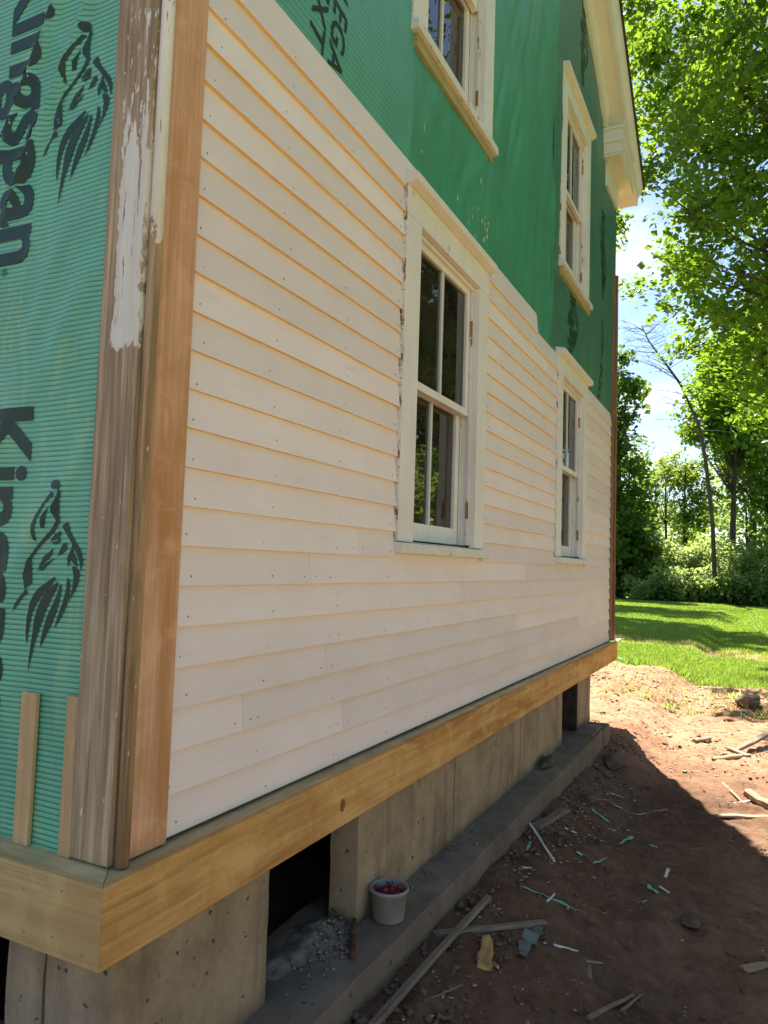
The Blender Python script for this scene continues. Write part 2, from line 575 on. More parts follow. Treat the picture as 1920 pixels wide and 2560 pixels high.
class MB:
    def __init__(self):
        self.v, self.f, self.mi, self.sm = [], [], [], []

    def face(self, idx, m=0, s=False):
        self.f.append(idx)
        self.mi.append(m)
        self.sm.append(s)

    def box(self, x0, x1, y0, y1, z0, z1, m=0):
        return self.hexa([(x0, y0, z0), (x1, y0, z0), (x1, y1, z0), (x0, y1, z0),
                          (x0, y0, z1), (x1, y0, z1), (x1, y1, z1), (x0, y1, z1)], m)

    def hexa(self, p, m=0):
        b = len(self.v)
        self.v += [tuple(q) for q in p]
        for q in ((3, 2, 1, 0), (4, 5, 6, 7), (0, 1, 5, 4), (1, 2, 6, 5), (2, 3, 7, 6), (3, 0, 4, 7)):
            self.face([b + i for i in q], m)
        return self

    def prism(self, poly, fn, a, b, m=0, side_m=None):
        """poly of 2-D points swept from a to b; fn(u, v, t) gives the 3-D point"""
        s = len(self.v)
        n = len(poly)
        self.v += [fn(u, w, a) for u, w in poly] + [fn(u, w, b) for u, w in poly]
        self.face([s + i for i in range(n)][::-1], m)
        self.face([s + n + i for i in range(n)], m)
        for i in range(n):
            j = (i + 1) % n
            self.face([s + i, s + j, s + n + j, s + n + i], m if side_m is None else side_m[i])
        return self

    def tube(self, path, radii, n=6, m=0, cap=True):
        path = [Vector(p) for p in path]
        s = len(self.v)
        ref = Vector((0, 0, 1))
        for i, p in enumerate(path):
            d = (path[min(i + 1, len(path) - 1)] - path[max(i - 1, 0)]).normalized()
            r = ref if abs(d.dot(ref)) < 0.95 else Vector((1, 0, 0))
            a = d.cross(r).normalized()
            b = a.cross(d)
            for k in range(n):
                t = 2 * math.pi * k / n
                self.v.append(tuple(p + radii[i] * (math.cos(t) * a + math.sin(t) * b)))
        for i in range(len(path) - 1):
            for k in range(n):
                k2 = (k + 1) % n
                self.face([s + i * n + k, s + (i + 1) * n + k, s + (i + 1) * n + k2, s + i * n + k2], m, True)
        if cap:
            self.face([s + k for k in range(n)], m)
            self.face([s + (len(path) - 1) * n + k for k in range(n)][::-1], m)
        return self

    def build(self, name, mats, parent=None, bevel=0, rough=0, seed=0):
        me = bpy.data.meshes.new(name)
        me.from_pydata(self.v, [], self.f)
        me.polygons.foreach_set('material_index', self.mi)
        me.polygons.foreach_set('use_smooth', self.sm)
        if bevel or rough:
            bm = bmesh.new()
            bm.from_mesh(me)
            bmesh.ops.recalc_face_normals(bm, faces=bm.faces)
            if bevel:
                bmesh.ops.bevel(bm, geom=bm.edges[:], offset=bevel, segments=2, affect='EDGES', profile=0.6, clamp_overlap=True)
            if rough:
                r = random.Random(seed)
                for v in bm.verts:
                    v.co += Vector((r.uniform(-1, 1), r.uniform(-1, 1), r.uniform(-1, 1))) * rough
            bm.to_mesh(me)
            bm.free()
        me.update()
        return link_mesh(name, me, mats, parent)


def quick_mesh(name, v, f4, mats, parent=None, attrs=None, smooth=False):
    """numpy verts (n,3) and quads or tris (m,k)"""
    me = bpy.data.meshes.new(name)
    v = np.asarray(v, np.float32)
    f4 = np.asarray(f4, np.int32)
    k = f4.shape[1]
    me.vertices.add(len(v))
    me.vertices.foreach_set('co', v.ravel())
    me.loops.add(f4.size)
    me.loops.foreach_set('vertex_index', f4.ravel())
    me.polygons.add(len(f4))
    me.polygons.foreach_set('loop_start', np.arange(0, f4.size, k, dtype=np.int32))
    me.polygons.foreach_set('loop_total', np.full(len(f4), k, np.int32))
    if smooth:
        me.polygons.foreach_set('use_smooth', np.ones(len(f4), bool))
    for an, av in (attrs or {}).items():
        a = me.attributes.new(an, 'FLOAT', 'POINT')
        a.data.foreach_set('value', np.asarray(av, np.float32))
    me.update()
    me.validate()
    return link_mesh(name, me, mats, parent)


# ---------------------------------------------------------------- ground (one sheet to the horizon)
def gbase(x, y):
    x, y = np.asarray(x, float), np.asarray(y, float)
    k = ss(2.6, 4.4, x)
    z = -0.70 - 0.22 * ss(0.15 - 0.09 * k, 1.1 - 0.50 * k, -y) - 0.10 * ss(5.2, 7.0, x) * ss(-1.2, 0.2, y)
    z = z + 0.10 * np.exp(-((x - 9.4) / 1.2) ** 2) * (0.6 + 0.4 * np.sin(y * 1.3 + 0.5))
    z = z * ss(60, 12, x) + (-0.92) * (1 - ss(60, 12, x))
    return z


def gz(x, y):
    return float(gbase(x, y) + 0.022 * fbm(np.array(x * 2.2), np.array(y * 2.2), 3, 3)) 


def lawn_mask(x, y):
    w = 1.1 * vnoise(x * 0.6, y * 0.6, None, 21) + 0.5 * vnoise(x * 2.1, y * 2.1, None, 22)
    edge = ss(-0.45, 0.35, x - (10.9 + 0.30 * y + 0.55 * w))
    path = 1 - ss(1.35, 0.55, np.abs(x - (15.6 + 0.20 * y) + 0.35 * w)) * 0.62
    side = ss(-9.5, -8.5, -y * 0 + x)          # lawn only ahead of the dirt yard
    other = ss(5.5, 7.0, -y + 0.4 * w)         # lawn again beyond the yard's far side
    return np.maximum(edge * path * side, other)


def axis(*parts):
    return np.unique(np.concatenate([np.arange(a, b, s) for a, b, s in parts]))


gx = axis((-200, -30, 15), (-30, -6, 1.5), (-6, -0.6, 0.2), (-0.6, 9, 0.035), (9, 19, 0.10), (19, 60, 1.0), (60, 260, 20))
gy = axis((-200, -30, 15), (-30, -8, 1.2), (-8, -2.6, 0.2), (-2.6, 0.9, 0.035), (0.9, 5, 0.2), (5, 30, 1.2), (30, 260, 20))
X, Y = np.meshgrid(gx, gy, indexing='ij')
Z = gbase(X, Y)
near = ss(22, 9, X) * ss(-12, -5, Y) * ss(14, 4, Y)
Z = Z + near * (0.022 * fbm(X * 2.2, Y * 2.2, 3, 3) + 0.017 * fbm(X * 9, Y * 9, 3, 8))
lm = lawn_mask(X, Y)
Z = Z - near * 0.006 * np.abs(vnoise(X * 17, Y * 17, None, 5)) * (1 - lm)
damp_shade = np.clip(ss(-2.6, -0.9, Y + 0.35 * vnoise(X * 0.9, Y * 0.9, None, 31)) * ss(6.6, 4.6, X + 0.4 * vnoise(X * 1.2, Y * 1.2, None, 33)), 0, 1)  # damp soil beside the house, with its shade painted in
nx, ny = len(gx), len(gy)
idx = np.arange(nx * ny).reshape(nx, ny)
quads = np.stack([idx[:-1, :-1], idx[1:, :-1], idx[1:, 1:], idx[:-1, 1:]], -1).reshape(-1, 4)
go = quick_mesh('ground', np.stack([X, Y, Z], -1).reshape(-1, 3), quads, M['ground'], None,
                {'lawn': lm.ravel(), 'damp_shade': damp_shade.ravel()}, True)
tag(go, kind='structure')

# ---------------------------------------------------------------- the house
WX, DEEP = 6.45, 9.0          # gable wall length, depth of the house
EAVE, PEAK, SL = 4.72, 6.55, 0.56
house = empty('house')
tag(house, 'old two storey house being re-sided, white clapboards below and green house wrap above', 'house')
WIN = [(1.40, 0.0), (4.05, 0.0), (1.40, 2.19), (4.05, 2.19)]
OPEN = [(x + 0.13, x + 0.92, 0.76 + dz, 2.14 + dz) for x, dz in WIN]

# sheathed walls, with real window openings
mb = MB()


def wall_piece(x0, x1, z0, z1):
    if x1 - x0 > 1e-4 and z1 - z0 > 1e-4:
        mb.box(x0, x1, 0.018, 0.13, z0, z1)


zs_ = sorted({-0.03, 0.76, 2.14, 2.95, 4.33, EAVE})
for z0, z1 in zip(zs_[:-1], zs_[1:]):
    x = 0.0
    for o in sorted(OPEN):
        if o[2] < z1 - 1e-3 and o[3] > z0 + 1e-3:
            wall_piece(x, o[0], z0, z1)
            x = o[1]
    wall_piece(x, WX, z0, z1)
mb.prism([(0, EAVE), (WX, EAVE), (WX / 2, EAVE + SL * WX / 2)], lambda u, v, t: (u, t, v), 0.018, 0.13)
mb.box(0.0, 0.13, 0.131, DEEP, -0.03, EAVE)
mb.box(WX - 0.13, WX, 0.131, DEEP, -0.03, EAVE)
mb.box(0.131, WX - 0.131, DEEP - 0.13, DEEP, -0.03, EAVE)
mb.build('wall', M['sheath'], house)
mb = MB()
mb.box(0.135, WX - 0.135, 0.9, 0.95, -0.02, EAVE)          # plastered partition behind the rooms
mb.box(0.135, WX - 0.135, 0.14, DEEP - 0.14, -0.20, -0.03)
mb.box(0.135, WX - 0.135, 0.135, 0.89, 2.52, 2.66)
mb.box(0.135, WX - 0.135, 0.135, 0.89, 4.60, 4.70)
mb.build('interior', M['dark'], house)


# wrap sheets -----------------------------------------------------------------
def sheet(name, mat, plane, u0, u1, v0, v1, du, dv, disp, rib=None, holes=(), parent=house):
    """plane 'y': u = x on the gable wall; plane 'x': u = y on the front wall"""
    us = np.linspace(u0, u1, max(2, int((u1 - u0) / du) + 1))
    vv = np.linspace(v0, v1, max(2, int((v1 - v0) / dv) + 1))
    U, V = np.meshgrid(us, vv, indexing='ij')
    D, R = disp(U, V)
    P = np.stack([U, -D, V] if plane == 'y' else [-D, U, V], -1).reshape(-1, 3)
    i = np.arange(U.size).reshape(U.shape)
    q = np.stack([i[:-1, :-1], i[1:, :-1], i[1:, 1:], i[:-1, 1:]], -1).reshape(-1, 4)
    if plane == 'x':
        q = q[:, ::-1]
    cu = (U[:-1, :-1] + U[1:, 1:]).ravel() / 2
    cv = (V[:-1, :-1] + V[1:, 1:]).ravel() / 2
    keep = np.ones(len(q), bool)
    for a, b, c, d in holes:
        keep &= ~((cu > a) & (cu < b) & (cv > c) & (cv < d))
    if plane == 'y':
        keep &= cv < EAVE + 0.12 + SL * np.minimum(cu, WX - cu)
    return quick_mesh(name, P, q[keep], mat, parent, {'rib': R.ravel()}, True)


PITCH_R = 0.0128


def sag(u, v):
    return 0.02 * vnoise(u * 2.2, v * 1.1, None, 41) + 0.010 * vnoise(u * 6, v * 2.4, None, 42)


def rib_of(u, v, ph=0.0, p=PITCH_R, sl=0.0):
    s = v + sl * u + 0.45 * sag(u, v) + ph
    f = (s / p) % 1.0
    return np.exp(-((f - 0.5) / 0.125) ** 2)


def d_left(U, V):
    r = rib_of(U, V)
    # long diagonal pulls in the sheet near the top, small waves below
    fold = np.zeros_like(U)
    for (ua, va, ub, vb, w, h) in ((0.50, 1.62, 0.17, 2.25, 0.016, 0.018), (0.58, 1.72, 0.26, 2.35, 0.016, 0.016),
                                   (0.42, 1.45, 0.30, 1.95, 0.010, 0.006), (0.16, 0.95, 0.42, 0.60, 0.030, 0.008), (0.40, 1.05, 0.16, 1.40, 0.035, 0.007), (0.50, 0.9, 0.30, 1.5, 0.03, 0.006)):
        L = math.hypot(ub - ua, vb - va)
        tx, ty = (ub - ua) / L, (vb - va) / L
        dd = (U - ua) * ty - (V - va) * tx
        tt = ((U - ua) * tx + (V - va) * ty) / L
        fold += h * np.exp(-(dd / w) ** 2) * ss(-0.15, 0.15, tt) * ss(1.2, 0.8, tt)
    d = 0.006 + 0.004 * (1 + vnoise(U * 5, V * 3, None, 51)) + fold - 0.0017 * r
    return d, r


def d_u(U, V):
    r = rib_of(U, V, 0, 0.021, 0.0)
    d = -0.0168 + ss(2.31, 2.62, V) * (0.018 + 0.006 * vnoise(U * 4, V * 2.2, None, 61) + 0.004 * vnoise(U * 11, V * 1.4, None, 62)) + 0.0015 * r
    return d, r


def d_s(U, V):
    z0 = np.where(U < 3.5, 2.36, 2.24)
    w = 0.014 * vnoise(U * 3.2 + V, V * 1.3, None, 71) + 0.013 * np.abs(vnoise(U * 8 - V * 3, V * 1.6 + U, None, 72))
    # tension creases fanning down from the sill corner
    for ang, h in ((-1.9, 0.006), (-1.55, 0.007), (-1.25, 0.006), (-0.95, 0.006), (-0.7, 0.005), (-2.3, 0.004)):
        dx, dz = U - 2.40, V - 2.92
        t = dx * math.cos(ang) + dz * math.sin(ang)
        q = dx * math.sin(ang) - dz * math.cos(ang)
        w = w + 2.0 * h * np.exp(-(q / (0.018 + 0.06 * np.clip(t, 0, 2))) ** 2) * ss(0.0, 0.15, t) * ss(1.3, 0.5, t)
    d = -0.0168 + ss(z0, z0 + 0.30, V) * (0.018 + w)
    return d, np.zeros_like(U)


def d_r(U, V):
    r = rib_of(U, V, 0, 0.021, 0.0)
    d = -0.0168 + ss(2.22, 2.55, V) * (0.018 + 0.008 * vnoise(U * 3, V * 1.5, None, 81) + 0.003 * vnoise(U * 9, V * 2, None, 82)) - 0.001 * r
    return d, r


TOPZ = EAVE + SL * WX / 2
hl = [(x + 0.03, x + 1.01, 0.75 + dz, 2.27 + dz) for x, dz in WIN]
sh = {}
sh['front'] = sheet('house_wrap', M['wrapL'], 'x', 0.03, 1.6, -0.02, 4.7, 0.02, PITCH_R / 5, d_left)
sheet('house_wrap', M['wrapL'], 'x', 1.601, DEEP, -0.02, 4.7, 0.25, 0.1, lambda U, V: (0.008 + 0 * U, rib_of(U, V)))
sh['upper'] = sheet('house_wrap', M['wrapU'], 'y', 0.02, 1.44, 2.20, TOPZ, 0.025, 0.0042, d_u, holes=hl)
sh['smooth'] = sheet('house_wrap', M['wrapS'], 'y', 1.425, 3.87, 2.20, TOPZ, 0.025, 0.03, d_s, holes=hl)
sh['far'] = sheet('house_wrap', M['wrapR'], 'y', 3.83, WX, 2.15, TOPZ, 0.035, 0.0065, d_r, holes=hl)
for k, lb in (('front', 'pale green ribbed house wrap with dark lettering'), ('smooth', 'plain bright green house wrap'),
              ('upper', 'blue green ribbed house wrap'), ('far', 'dark green ribbed house wrap')):
    sh[k]['label'] = lb

# printed lettering and emblem on the wrap: thin printed film that follows the sheet --------------
FONT = bpy.data.fonts.load('<builtin>')


def film(name, polys_or_mesh, place, disp, plane, mat, parent, cut=0.03):
    """polys (list of 2-D outlines) or a bmesh in (u, v) -> film 1 mm off the sheet"""
    if isinstance(polys_or_mesh, list):
        bm = bmesh.new()
        for p in polys_or_mesh:
            vs_ = [bm.verts.new((a, b, 0)) for a, b in p]
            try:
                bm.faces.new(vs_)
            except ValueError:
                pass
        bmesh.ops.triangulate(bm, faces=bm.faces[:])
    else:
        bm = polys_or_mesh
    for v in bm.verts:
        u, w = place(v.co.x, v.co.y)
        v.co = (u, w, 0)
    us = [v.co.x for v in bm.verts]
    ws = [v.co.y for v in bm.verts]
    for ax, lo, hi in ((0, min(us), max(us)), (1, min(ws), max(ws))):
        c = lo + cut * 0.5
        while c < hi:
            co = (c, 0, 0) if ax == 0 else (0, c, 0)
            no = (1, 0, 0) if ax == 0 else (0, 1, 0)
            bmesh.ops.bisect_plane(bm, geom=bm.verts[:] + bm.edges[:] + bm.faces[:], plane_co=co, plane_no=no)
            c += cut
    U = np.array([[v.co.x for v in bm.verts]])
    V = np.array([[v.co.y for v in bm.verts]])
    D, _ = disp(U, V)
    for k, v in enumerate(bm.verts):
        d = D[0, k] + 0.0022
        v.co = (U[0, k], -d, V[0, k]) if plane == 'y' else (-d, U[0, k], V[0, k])
    me = bpy.data.meshes.new(name)
    bm.to_mesh(me)
    bm.free()
    return link_mesh(name, me, mat, parent)


def text_bm(body, bold=0.0, shear=0.0, spacing=1.0):
    cu = bpy.data.curves.new('lettering', 'FONT')
    cu.body = body
    cu.font = FONT
    cu.size = 1
    cu.offset = bold
    cu.shear = shear
    cu.space_character = spacing
    cu.resolution_u = 4
    ob = bpy.data.objects.new('lettering', cu)
    col.objects.link(ob)
    dg = bpy.context.evaluated_depsgraph_get()
    me = bpy.data.meshes.new_from_object(ob.evaluated_get(dg))
    bm = bmesh.new()
    bm.from_mesh(me)
    bpy.data.objects.remove(ob)
    bpy.data.curves.remove(cu)
    bpy.data.meshes.remove(me)
    bmesh.ops.remove_doubles(bm, verts=bm.verts[:], dist=1e-5)
    xs = [v.co.x for v in bm.verts]
    return bm, min(xs), max(xs)


def d_print(U, V):
    D, r_ = d_left(U, V)
    return D + 0.0014 * r_, r_


def word(body, plane, disp, u_base, v_start, length, height, mat, parent, bold=0.02, shear=0.0, ud=-1, font_cap=0.73):
    """lettering that reads downwards; letter tops towards ud*u; cap height 'height'"""
    bm, x0, x1 = text_bm(body, bold, shear)
    s = length / (x1 - x0)
    h = height / font_cap
    return film('lettering', bm, lambda a, b: (u_base + ud * b * h, v_start - (a - x0) * s), disp, plane, mat, parent)


for k in (-1, 0, 1, 2):
    word('Kingspan', 'x', d_print, 0.533, 1.055 + 1.228 * k, 0.838, 0.185, M['ink'], sh['front'], 0.028)
    word('\u00ae', 'x', d_print, 0.515, 1.055 + 1.228 * k - 0.846, 0.022, 0.022, M['ink'], sh['front'], 0.0)
LION = [
    [(345, 1510), (290, 1552), (240, 1590), (205, 1640), (185, 1690), (168, 1790), (166, 1880), (176, 1965), (186, 1870), (200, 1770), (225, 1700), (262, 1640), (310, 1585), (350, 1530)],
    [(370, 1540), (300, 1600), (262, 1660), (236, 1730), (220, 1800), (213, 1890), (200, 2010), (195, 2150), (210, 2050), (228, 1960), (250, 1880), (275, 1800), (300, 1720), (335, 1640), (365, 1580)],
    [(385, 1550), (375, 1600), (345, 1680), (310, 1760), (288, 1840), (275, 1910), (268, 1978), (300, 1900), (340, 1810), (372, 1720), (388, 1640), (397, 1580)],
    [(430, 1510), (425, 1590), (405, 1680), (380, 1760), (358, 1845), (398, 1772), (432, 1690), (450, 1600), (447, 1530)],
    [(455, 1440), (470, 1500), (465, 1590), (440, 1672), (478, 1600), (500, 1540), (508, 1480), (480, 1440)],
    [(375, 1180), (412, 1157), (428, 1215), (470, 1285), (505, 1338), (521, 1400), (514, 1472), (500, 1405), (472, 1342), (432, 1275), (405, 1198), (382, 1200)],
    [(300, 1285), (325, 1245), (360, 1215), (372, 1238), (352, 1268), (322, 1278)],
    [(310, 1290), (345, 1282), (372, 1262), (366, 1290), (330, 1306)],
    [(262, 1385), (330, 1328), (312, 1378), (252, 1448), (228, 1492), (238, 1440)],
    [(355, 1378), (372, 1335), (390, 1296), (412, 1290), (416, 1330), (388, 1362)],
    [(238, 1470), (292, 1418), (345, 1390), (300, 1432), (256, 1480)],
    [(448, 1400), (462, 1352), (480, 1390), (490, 1440), (470, 1430)],
    [(420, 1390), (440, 1340), (450, 1300), (462, 1340), (446, 1395), (430, 1450)],
    [(285, 905), (300, 886), (325, 884), (348, 900), (356, 930), (345, 948), (300, 945), (286, 930)],
    [(293, 962), (240, 1040), (192, 1120), (172, 1180), (178, 1230), (195, 1275), (214, 1288), (200, 1210), (206, 1140), (258, 1042), (300, 1000), (322, 975)],
    [(345, 945), (362, 965), (352, 1015), (312, 1082), (350, 1110), (357, 1160), (325, 1222), (252, 1302), (184, 1400), (152, 1480), (192, 1558), (142, 1602), (128, 1510), (150, 1420), (230, 1300), (306, 1205), (332, 1150), (300, 1092), (300, 1058), (335, 990)],
    [(240, 1200), (236, 1130), (290, 1055), (272, 1120), (262, 1196)],
    [(150, 1600), (110, 1655), (80, 1700), (62, 1760), (92, 1720), (130, 1660), (168, 1622)],
]
# outline drawn once, scaled to its size on the sheet (tip at (0.310, 0.385), knob at (0.268, 0.862))
SY, SX = 0.478 / (2150 - 890), 0.52e-3


def lion(plane, disp, u_tip, v_tip, mat, parent, k=1.0):
    return film('lion_emblem', [list(p) for p in LION],
                lambda a, b: (u_tip - (a - 195) * SX * k, v_tip + (2150 - b) * SY * k), disp, plane, mat, parent)


lion('x', d_print, 0.316, 0.385, M['ink'], sh['front'])
lion('x', d_print, 0.316, 1.570, M['ink'], sh['front'])
lion('x', d_print, 0.316, 2.760, M['ink'], sh['front'])


def mirror_lion(u, v, parent, disp, k):
    return film('lion_emblem', [list(p) for p in LION],
                lambda a, b: (u + (a - 195) * SX * k * 1.0, v + (2150 - b) * SY * k), disp, 'y', M['ink'], parent, 0.05)


mirror_lion(4.52, 2.32, sh['far'], d_r, 1.2)
mirror_lion(5.78, 3.25, sh['far'], d_r, 1.2)
mirror_lion(4.80, 4.84, sh['far'], d_r, 1.1)
mirror_lion(5.72, 2.62, sh['far'], d_r, 0.9)
for u, v in ((4.42, 3.0), (5.70, 4.1), (4.72, 5.6), (5.66, 2.6)):
    word('Kingspan', 'y', d_r, u, v, 0.85, 0.17, M['ink'], sh['far'], 0.028, ud=1)
word('LEGA', 'y', d_u, 0.775, 2.672, 0.295, 0.098, M['inkblack'], sh['upper'], 0.012, 0.22, ud=1)
word('EXT', 'y', d_u, 0.655, 2.630, 0.25, 0.095, M['inkblack'], sh['upper'], 0.012, 0.22, ud=1)
# torn flecks of the smooth wrap showing the board behind
mb = MB()
for k in range(26):
    x = rng.normal(2.36, 0.10)
    z = rng.normal(2.47, 0.05)
    if k > 20:
        x, z = rng.uniform(1.5, 2.9), rng.uniform(2.45, 2.8)
    w, h = rng.uniform(0.002, 0.010), rng.uniform(0.006, 0.034)
    d, _ = d_s(np.array([[x]]), np.array([[z]]))
    y = -float(d[0, 0]) - 0.002
    b = len(mb.v)
    mb.v += [(x - w, y, z), (x + w * 0.6, y, z - h * 0.5), (x + w, y, z + h * 0.2), (x - 0.2 * w, y - 0.002, z + h)]
    mb.face([b, b + 1, b + 2, b + 3])
mb.build('torn_fleck', simple('torn_backing', (0.62, 0.60, 0.45)), sh['smooth'])['kind'] = 'stuff'

# clapboards, course by course ----------------------------------------------------
ROWZ = [0.002, 0.103, 0.207, 0.310, 0.411, 0.510, 0.612, 0.713, 0.814, 0.914, 1.014, 1.115, 1.215, 1.317, 1.418, 1.518,
        1.623, 1.724, 1.827, 1.930, 2.032, 2.134, 2.240]
XL, XR = 0.152, 6.335
SEAMS = {0: [2.35, 4.6], 1: [1.02, 3.4, 5.3], 2: [0.448, 2.72, 4.95], 3: [0.896, 3.1], 4: [0.935, 3.75], 5: [2.18, 5.0],
         6: [0.774, 3.3, 5.6], 7: [1.09], 8: [], 9: []}


def clap(x0, x1, k, h=0.128):
    z0 = ROWZ[k]
    m = MB()
    n = max(2, int((x1 - x0) / 0.30) + 1)
    ph = random.uniform(0, 6)
    for i in range(n):
        x = x0 + 0.0005 + (x1 - x0 - 0.001) * i / (n - 1)
        dz_ = 0.0011 * math.sin(x * 2.1 + ph) + random.uniform(-.0005, .0005)
        dy_ = 0.0010 * math.sin(x * 1.4 + 2 * ph) + random.uniform(-.0004, .0004)
        for y, z in ((-0.003 + dy_, z0 + dz_), (0.0135, z0 + dz_), (0.0150, z0 + h), (0.0118, z0 + h)):
            m.v.append((x, y, z))
    for i in range(n - 1):
        for q in range(4):
            q2 = (q + 1) % 4
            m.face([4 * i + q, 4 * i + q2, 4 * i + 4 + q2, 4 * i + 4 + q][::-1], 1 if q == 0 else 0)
    m.face([0, 1, 2, 3])
    m.face([4 * n - 1, 4 * n - 2, 4 * n - 3, 4 * n - 4])
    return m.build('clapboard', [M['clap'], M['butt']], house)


nail_at = []
STUD = [0.19, 0.545, 0.95, 1.355, 1.76, 2.165, 2.52, 2.93, 3.335, 3.74, 4.145, 4.55, 4.955, 5.36, 5.77, 6.2, 6.31]
for k in range(23):
    top = 0.128 if k < 22 else 0.136
    z0 = ROWZ[k]
    spans = [(XL, XR)]
    cutl = []
    if 0.66 < z0 < 2.25:
        for (wx, dz) in WIN[:2]:
            cutl.append((wx - 0.002, wx + 1.042))
    if k == 22:
        spans = [(XL, 3.49)]
    segs = []
    for a, b in spans:
        x = a
        for c, d in cutl:
            c2, d2 = c - random.uniform(0.000, 0.007), d + random.uniform(0.0, 0.004)
            if c2 < b:
                segs.append((x, c2))
                x = d2
        if x < b:
            segs.append((x, b))
    if k == 22:                               # notched round the head cap: runs over it
        segs = [(XL, 1.392), (1.392, 2.46), (2.46, 3.49)]
    out = []
    sm = SEAMS.get(k, [])
    if k >= 10:
        sm = [3.0 + 0.6 * math.sin(k * 2.3)] if k in (11, 14, 18) else []
    for a, b in segs:
        cuts = [s for s in sm if a + 0.1 < s < b - 0.1]
        e = [a] + cuts + [b]
        out += list(zip(e[:-1], e[1:]))
    for a, b in out:
        if k == 22 and abs(a - 1.392) < 1e-6:     # piece above window: only the strip clear of the cap
            m = MB()
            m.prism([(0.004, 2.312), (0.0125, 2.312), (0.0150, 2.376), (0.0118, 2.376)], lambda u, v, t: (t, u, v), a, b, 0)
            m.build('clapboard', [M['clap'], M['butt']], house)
            continue
        if k == 21 and b > 4.0 and a < 4.05 + 1.042 and False:
            continue
        clap(a, b, k, top)
        for s in STUD:
            if a + 0.03 < s < b - 0.03:
                nail_at.append((s + random.gauss(0, 0.018), z0 + 0.024 + random.gauss(0, .004)))
        for s in (a, b):
            if XL + 0.2 < s < XR - 0.05:
                nail_at.append((s + (0.035 if s == a else -0.035), z0 + 0.024))
mb = MB()
for x, z in nail_at:
    t = (z - min(ROWZ, key=lambda q: abs(q - z + 0.024))) / 0.128
    y = -0.003 + 0.0148 * t
    n = 8
    b = len(mb.v)
    r = random.uniform(0.0026, 0.0037)
    mb.v += [(x + r * math.cos(2 * math.pi * i / n), y - 0.0004, z + r * math.sin(2 * math.pi * i / n)) for i in range(n)]
    mb.v += [(x + 0.6 * r * math.cos(2 * math.pi * i / n), y - 0.0016, z + 0.6 * r * math.sin(2 * math.pi * i / n)) for i in range(n)]
    mb.face([b + n + i for i in range(n)])
    for i in range(n):
        mb.face([b + i, b + (i + 1) % n, b + n + (i + 1) % n, b + n + i])
mb.build('nail_heads', M['nail'], house)['kind'] = 'stuff'

# corner boards -----------------------------------------------------------------
bx = lambda *a, name='board', mat=None, parent=house, bevel=0.002: MB().box(*a).build(name, mat, parent, bevel)
bx(0.018, 0.150, -0.010, 0.017, -0.006, 4.66, name='corner_board', mat=M['cedar'])['label'] = 'new pinkish cedar corner board'
o = bx(-0.026, -0.002, -0.003, 0.120, -0.006, 4.66, name='corner_board', mat=M['old'])
o['label'] = 'weathered brown corner board with peeling white paint'
mb = MB()
mb.tube([(0.001, -0.017, -0.010), (0.001, -0.017, 2.0), (0.001, -0.017, 4.66)], [0.0165] * 3, 14)
mb.build('corner_bead', M['old2'], house)
bx(6.337, 6.428, -0.014, 0.017, -0.004, 3.72, name='corner_board', mat=M['oldfar'])['label'] = 'brown corner board at the far end'
mb = MB()
mb.tube([(6.445, -0.020, -0.004), (6.445, -0.020, 2), (6.445, -0.020, 3.72)], [0.017] * 3, 10)
mb.build('corner_bead', M['oldfar'], house)
mb = MB()
mb.box(6.452, 6.472, -0.004, 0.12, -0.004, 3.60)
mb.build('corner_board', M['paint2'], house, 0.002)

# water table: skirt boards and treated cap boards ---------------------------------
SK = 0.070
mb = MB()
mb.prism([(-0.100, -SK), (-0.078, -0.048), (4.60, -0.048), (4.60, -SK)], lambda u, v, t: (u, v, t), -0.180, -0.010)
mb.build('skirt_board', M['skirt'], house, 0.002)['label'] = 'long amber stained skirt board with a knot'
bx(4.603, 6.40, -SK + 0.001, -0.048, -0.181, -0.012, name='skirt_board', mat=M['skirt'])
mb = MB()
mb.prism([(-0.1005, -SK - 0.0005), (-0.1005, 2.6), (-0.079, 2.6), (-0.079, -0.0485)], lambda u, v, t: (u, v, t), -0.180, -0.010)
mb.build('skirt_board', M['skirt_y'], house, 0.002)['label'] = 'pale yellow pine skirt board on the front'
bx(-0.1, -0.079, 2.603, DEEP, -0.18, -0.01, name='skirt_board', mat=M['skirt_y'])
mb = MB()
mb.prism([(-0.077, -0.0475), (0.0, 0.015), (2.60, 0.015), (2.60, -0.0475)], lambda u, v, t: (u, v, t), -0.055, -0.013)
mb.build('cap_board', M['treated'], house, 0.0015)['label'] = 'greenish treated cap board under the clapboards'
bx(2.603, 6.40, -0.0475, 0.015, -0.055, -0.0135, name='cap_board', mat=M['treated'], bevel=0.0015)
mb = MB()
mb.prism([(-0.0785, -0.0465), (-0.0785, DEEP), (0.0, DEEP), (0.0, 0.0165)], lambda u, v, t: (u, v, t), -0.055, -0.013)
mb.build('cap_board', M['treated_y'], house, 0.0015)['label'] = 'knotty treated cap board on the front'
# knot in the skirt board
mb = MB()
for r, m in ((0.016, 0), (0.011, 1), (0.006, 0)):
    b = len(mb.v)
    y = -SK - 0.0006 - (0.016 - r) * 0.05
    mb.v += [(0.915 + r * 1.1 * math.cos(t), y, -0.113 + r * 1.3 * math.sin(t)) for t in np.linspace(0, 6.283, 15)[:-1]]
    mb.face(list(range(b, b + 14)), m)
mb.build('knot', [simple('knot_ring', (0.17, 0.075, 0.022)), simple('knot_heart', (0.30, 0.14, 0.04))], house)
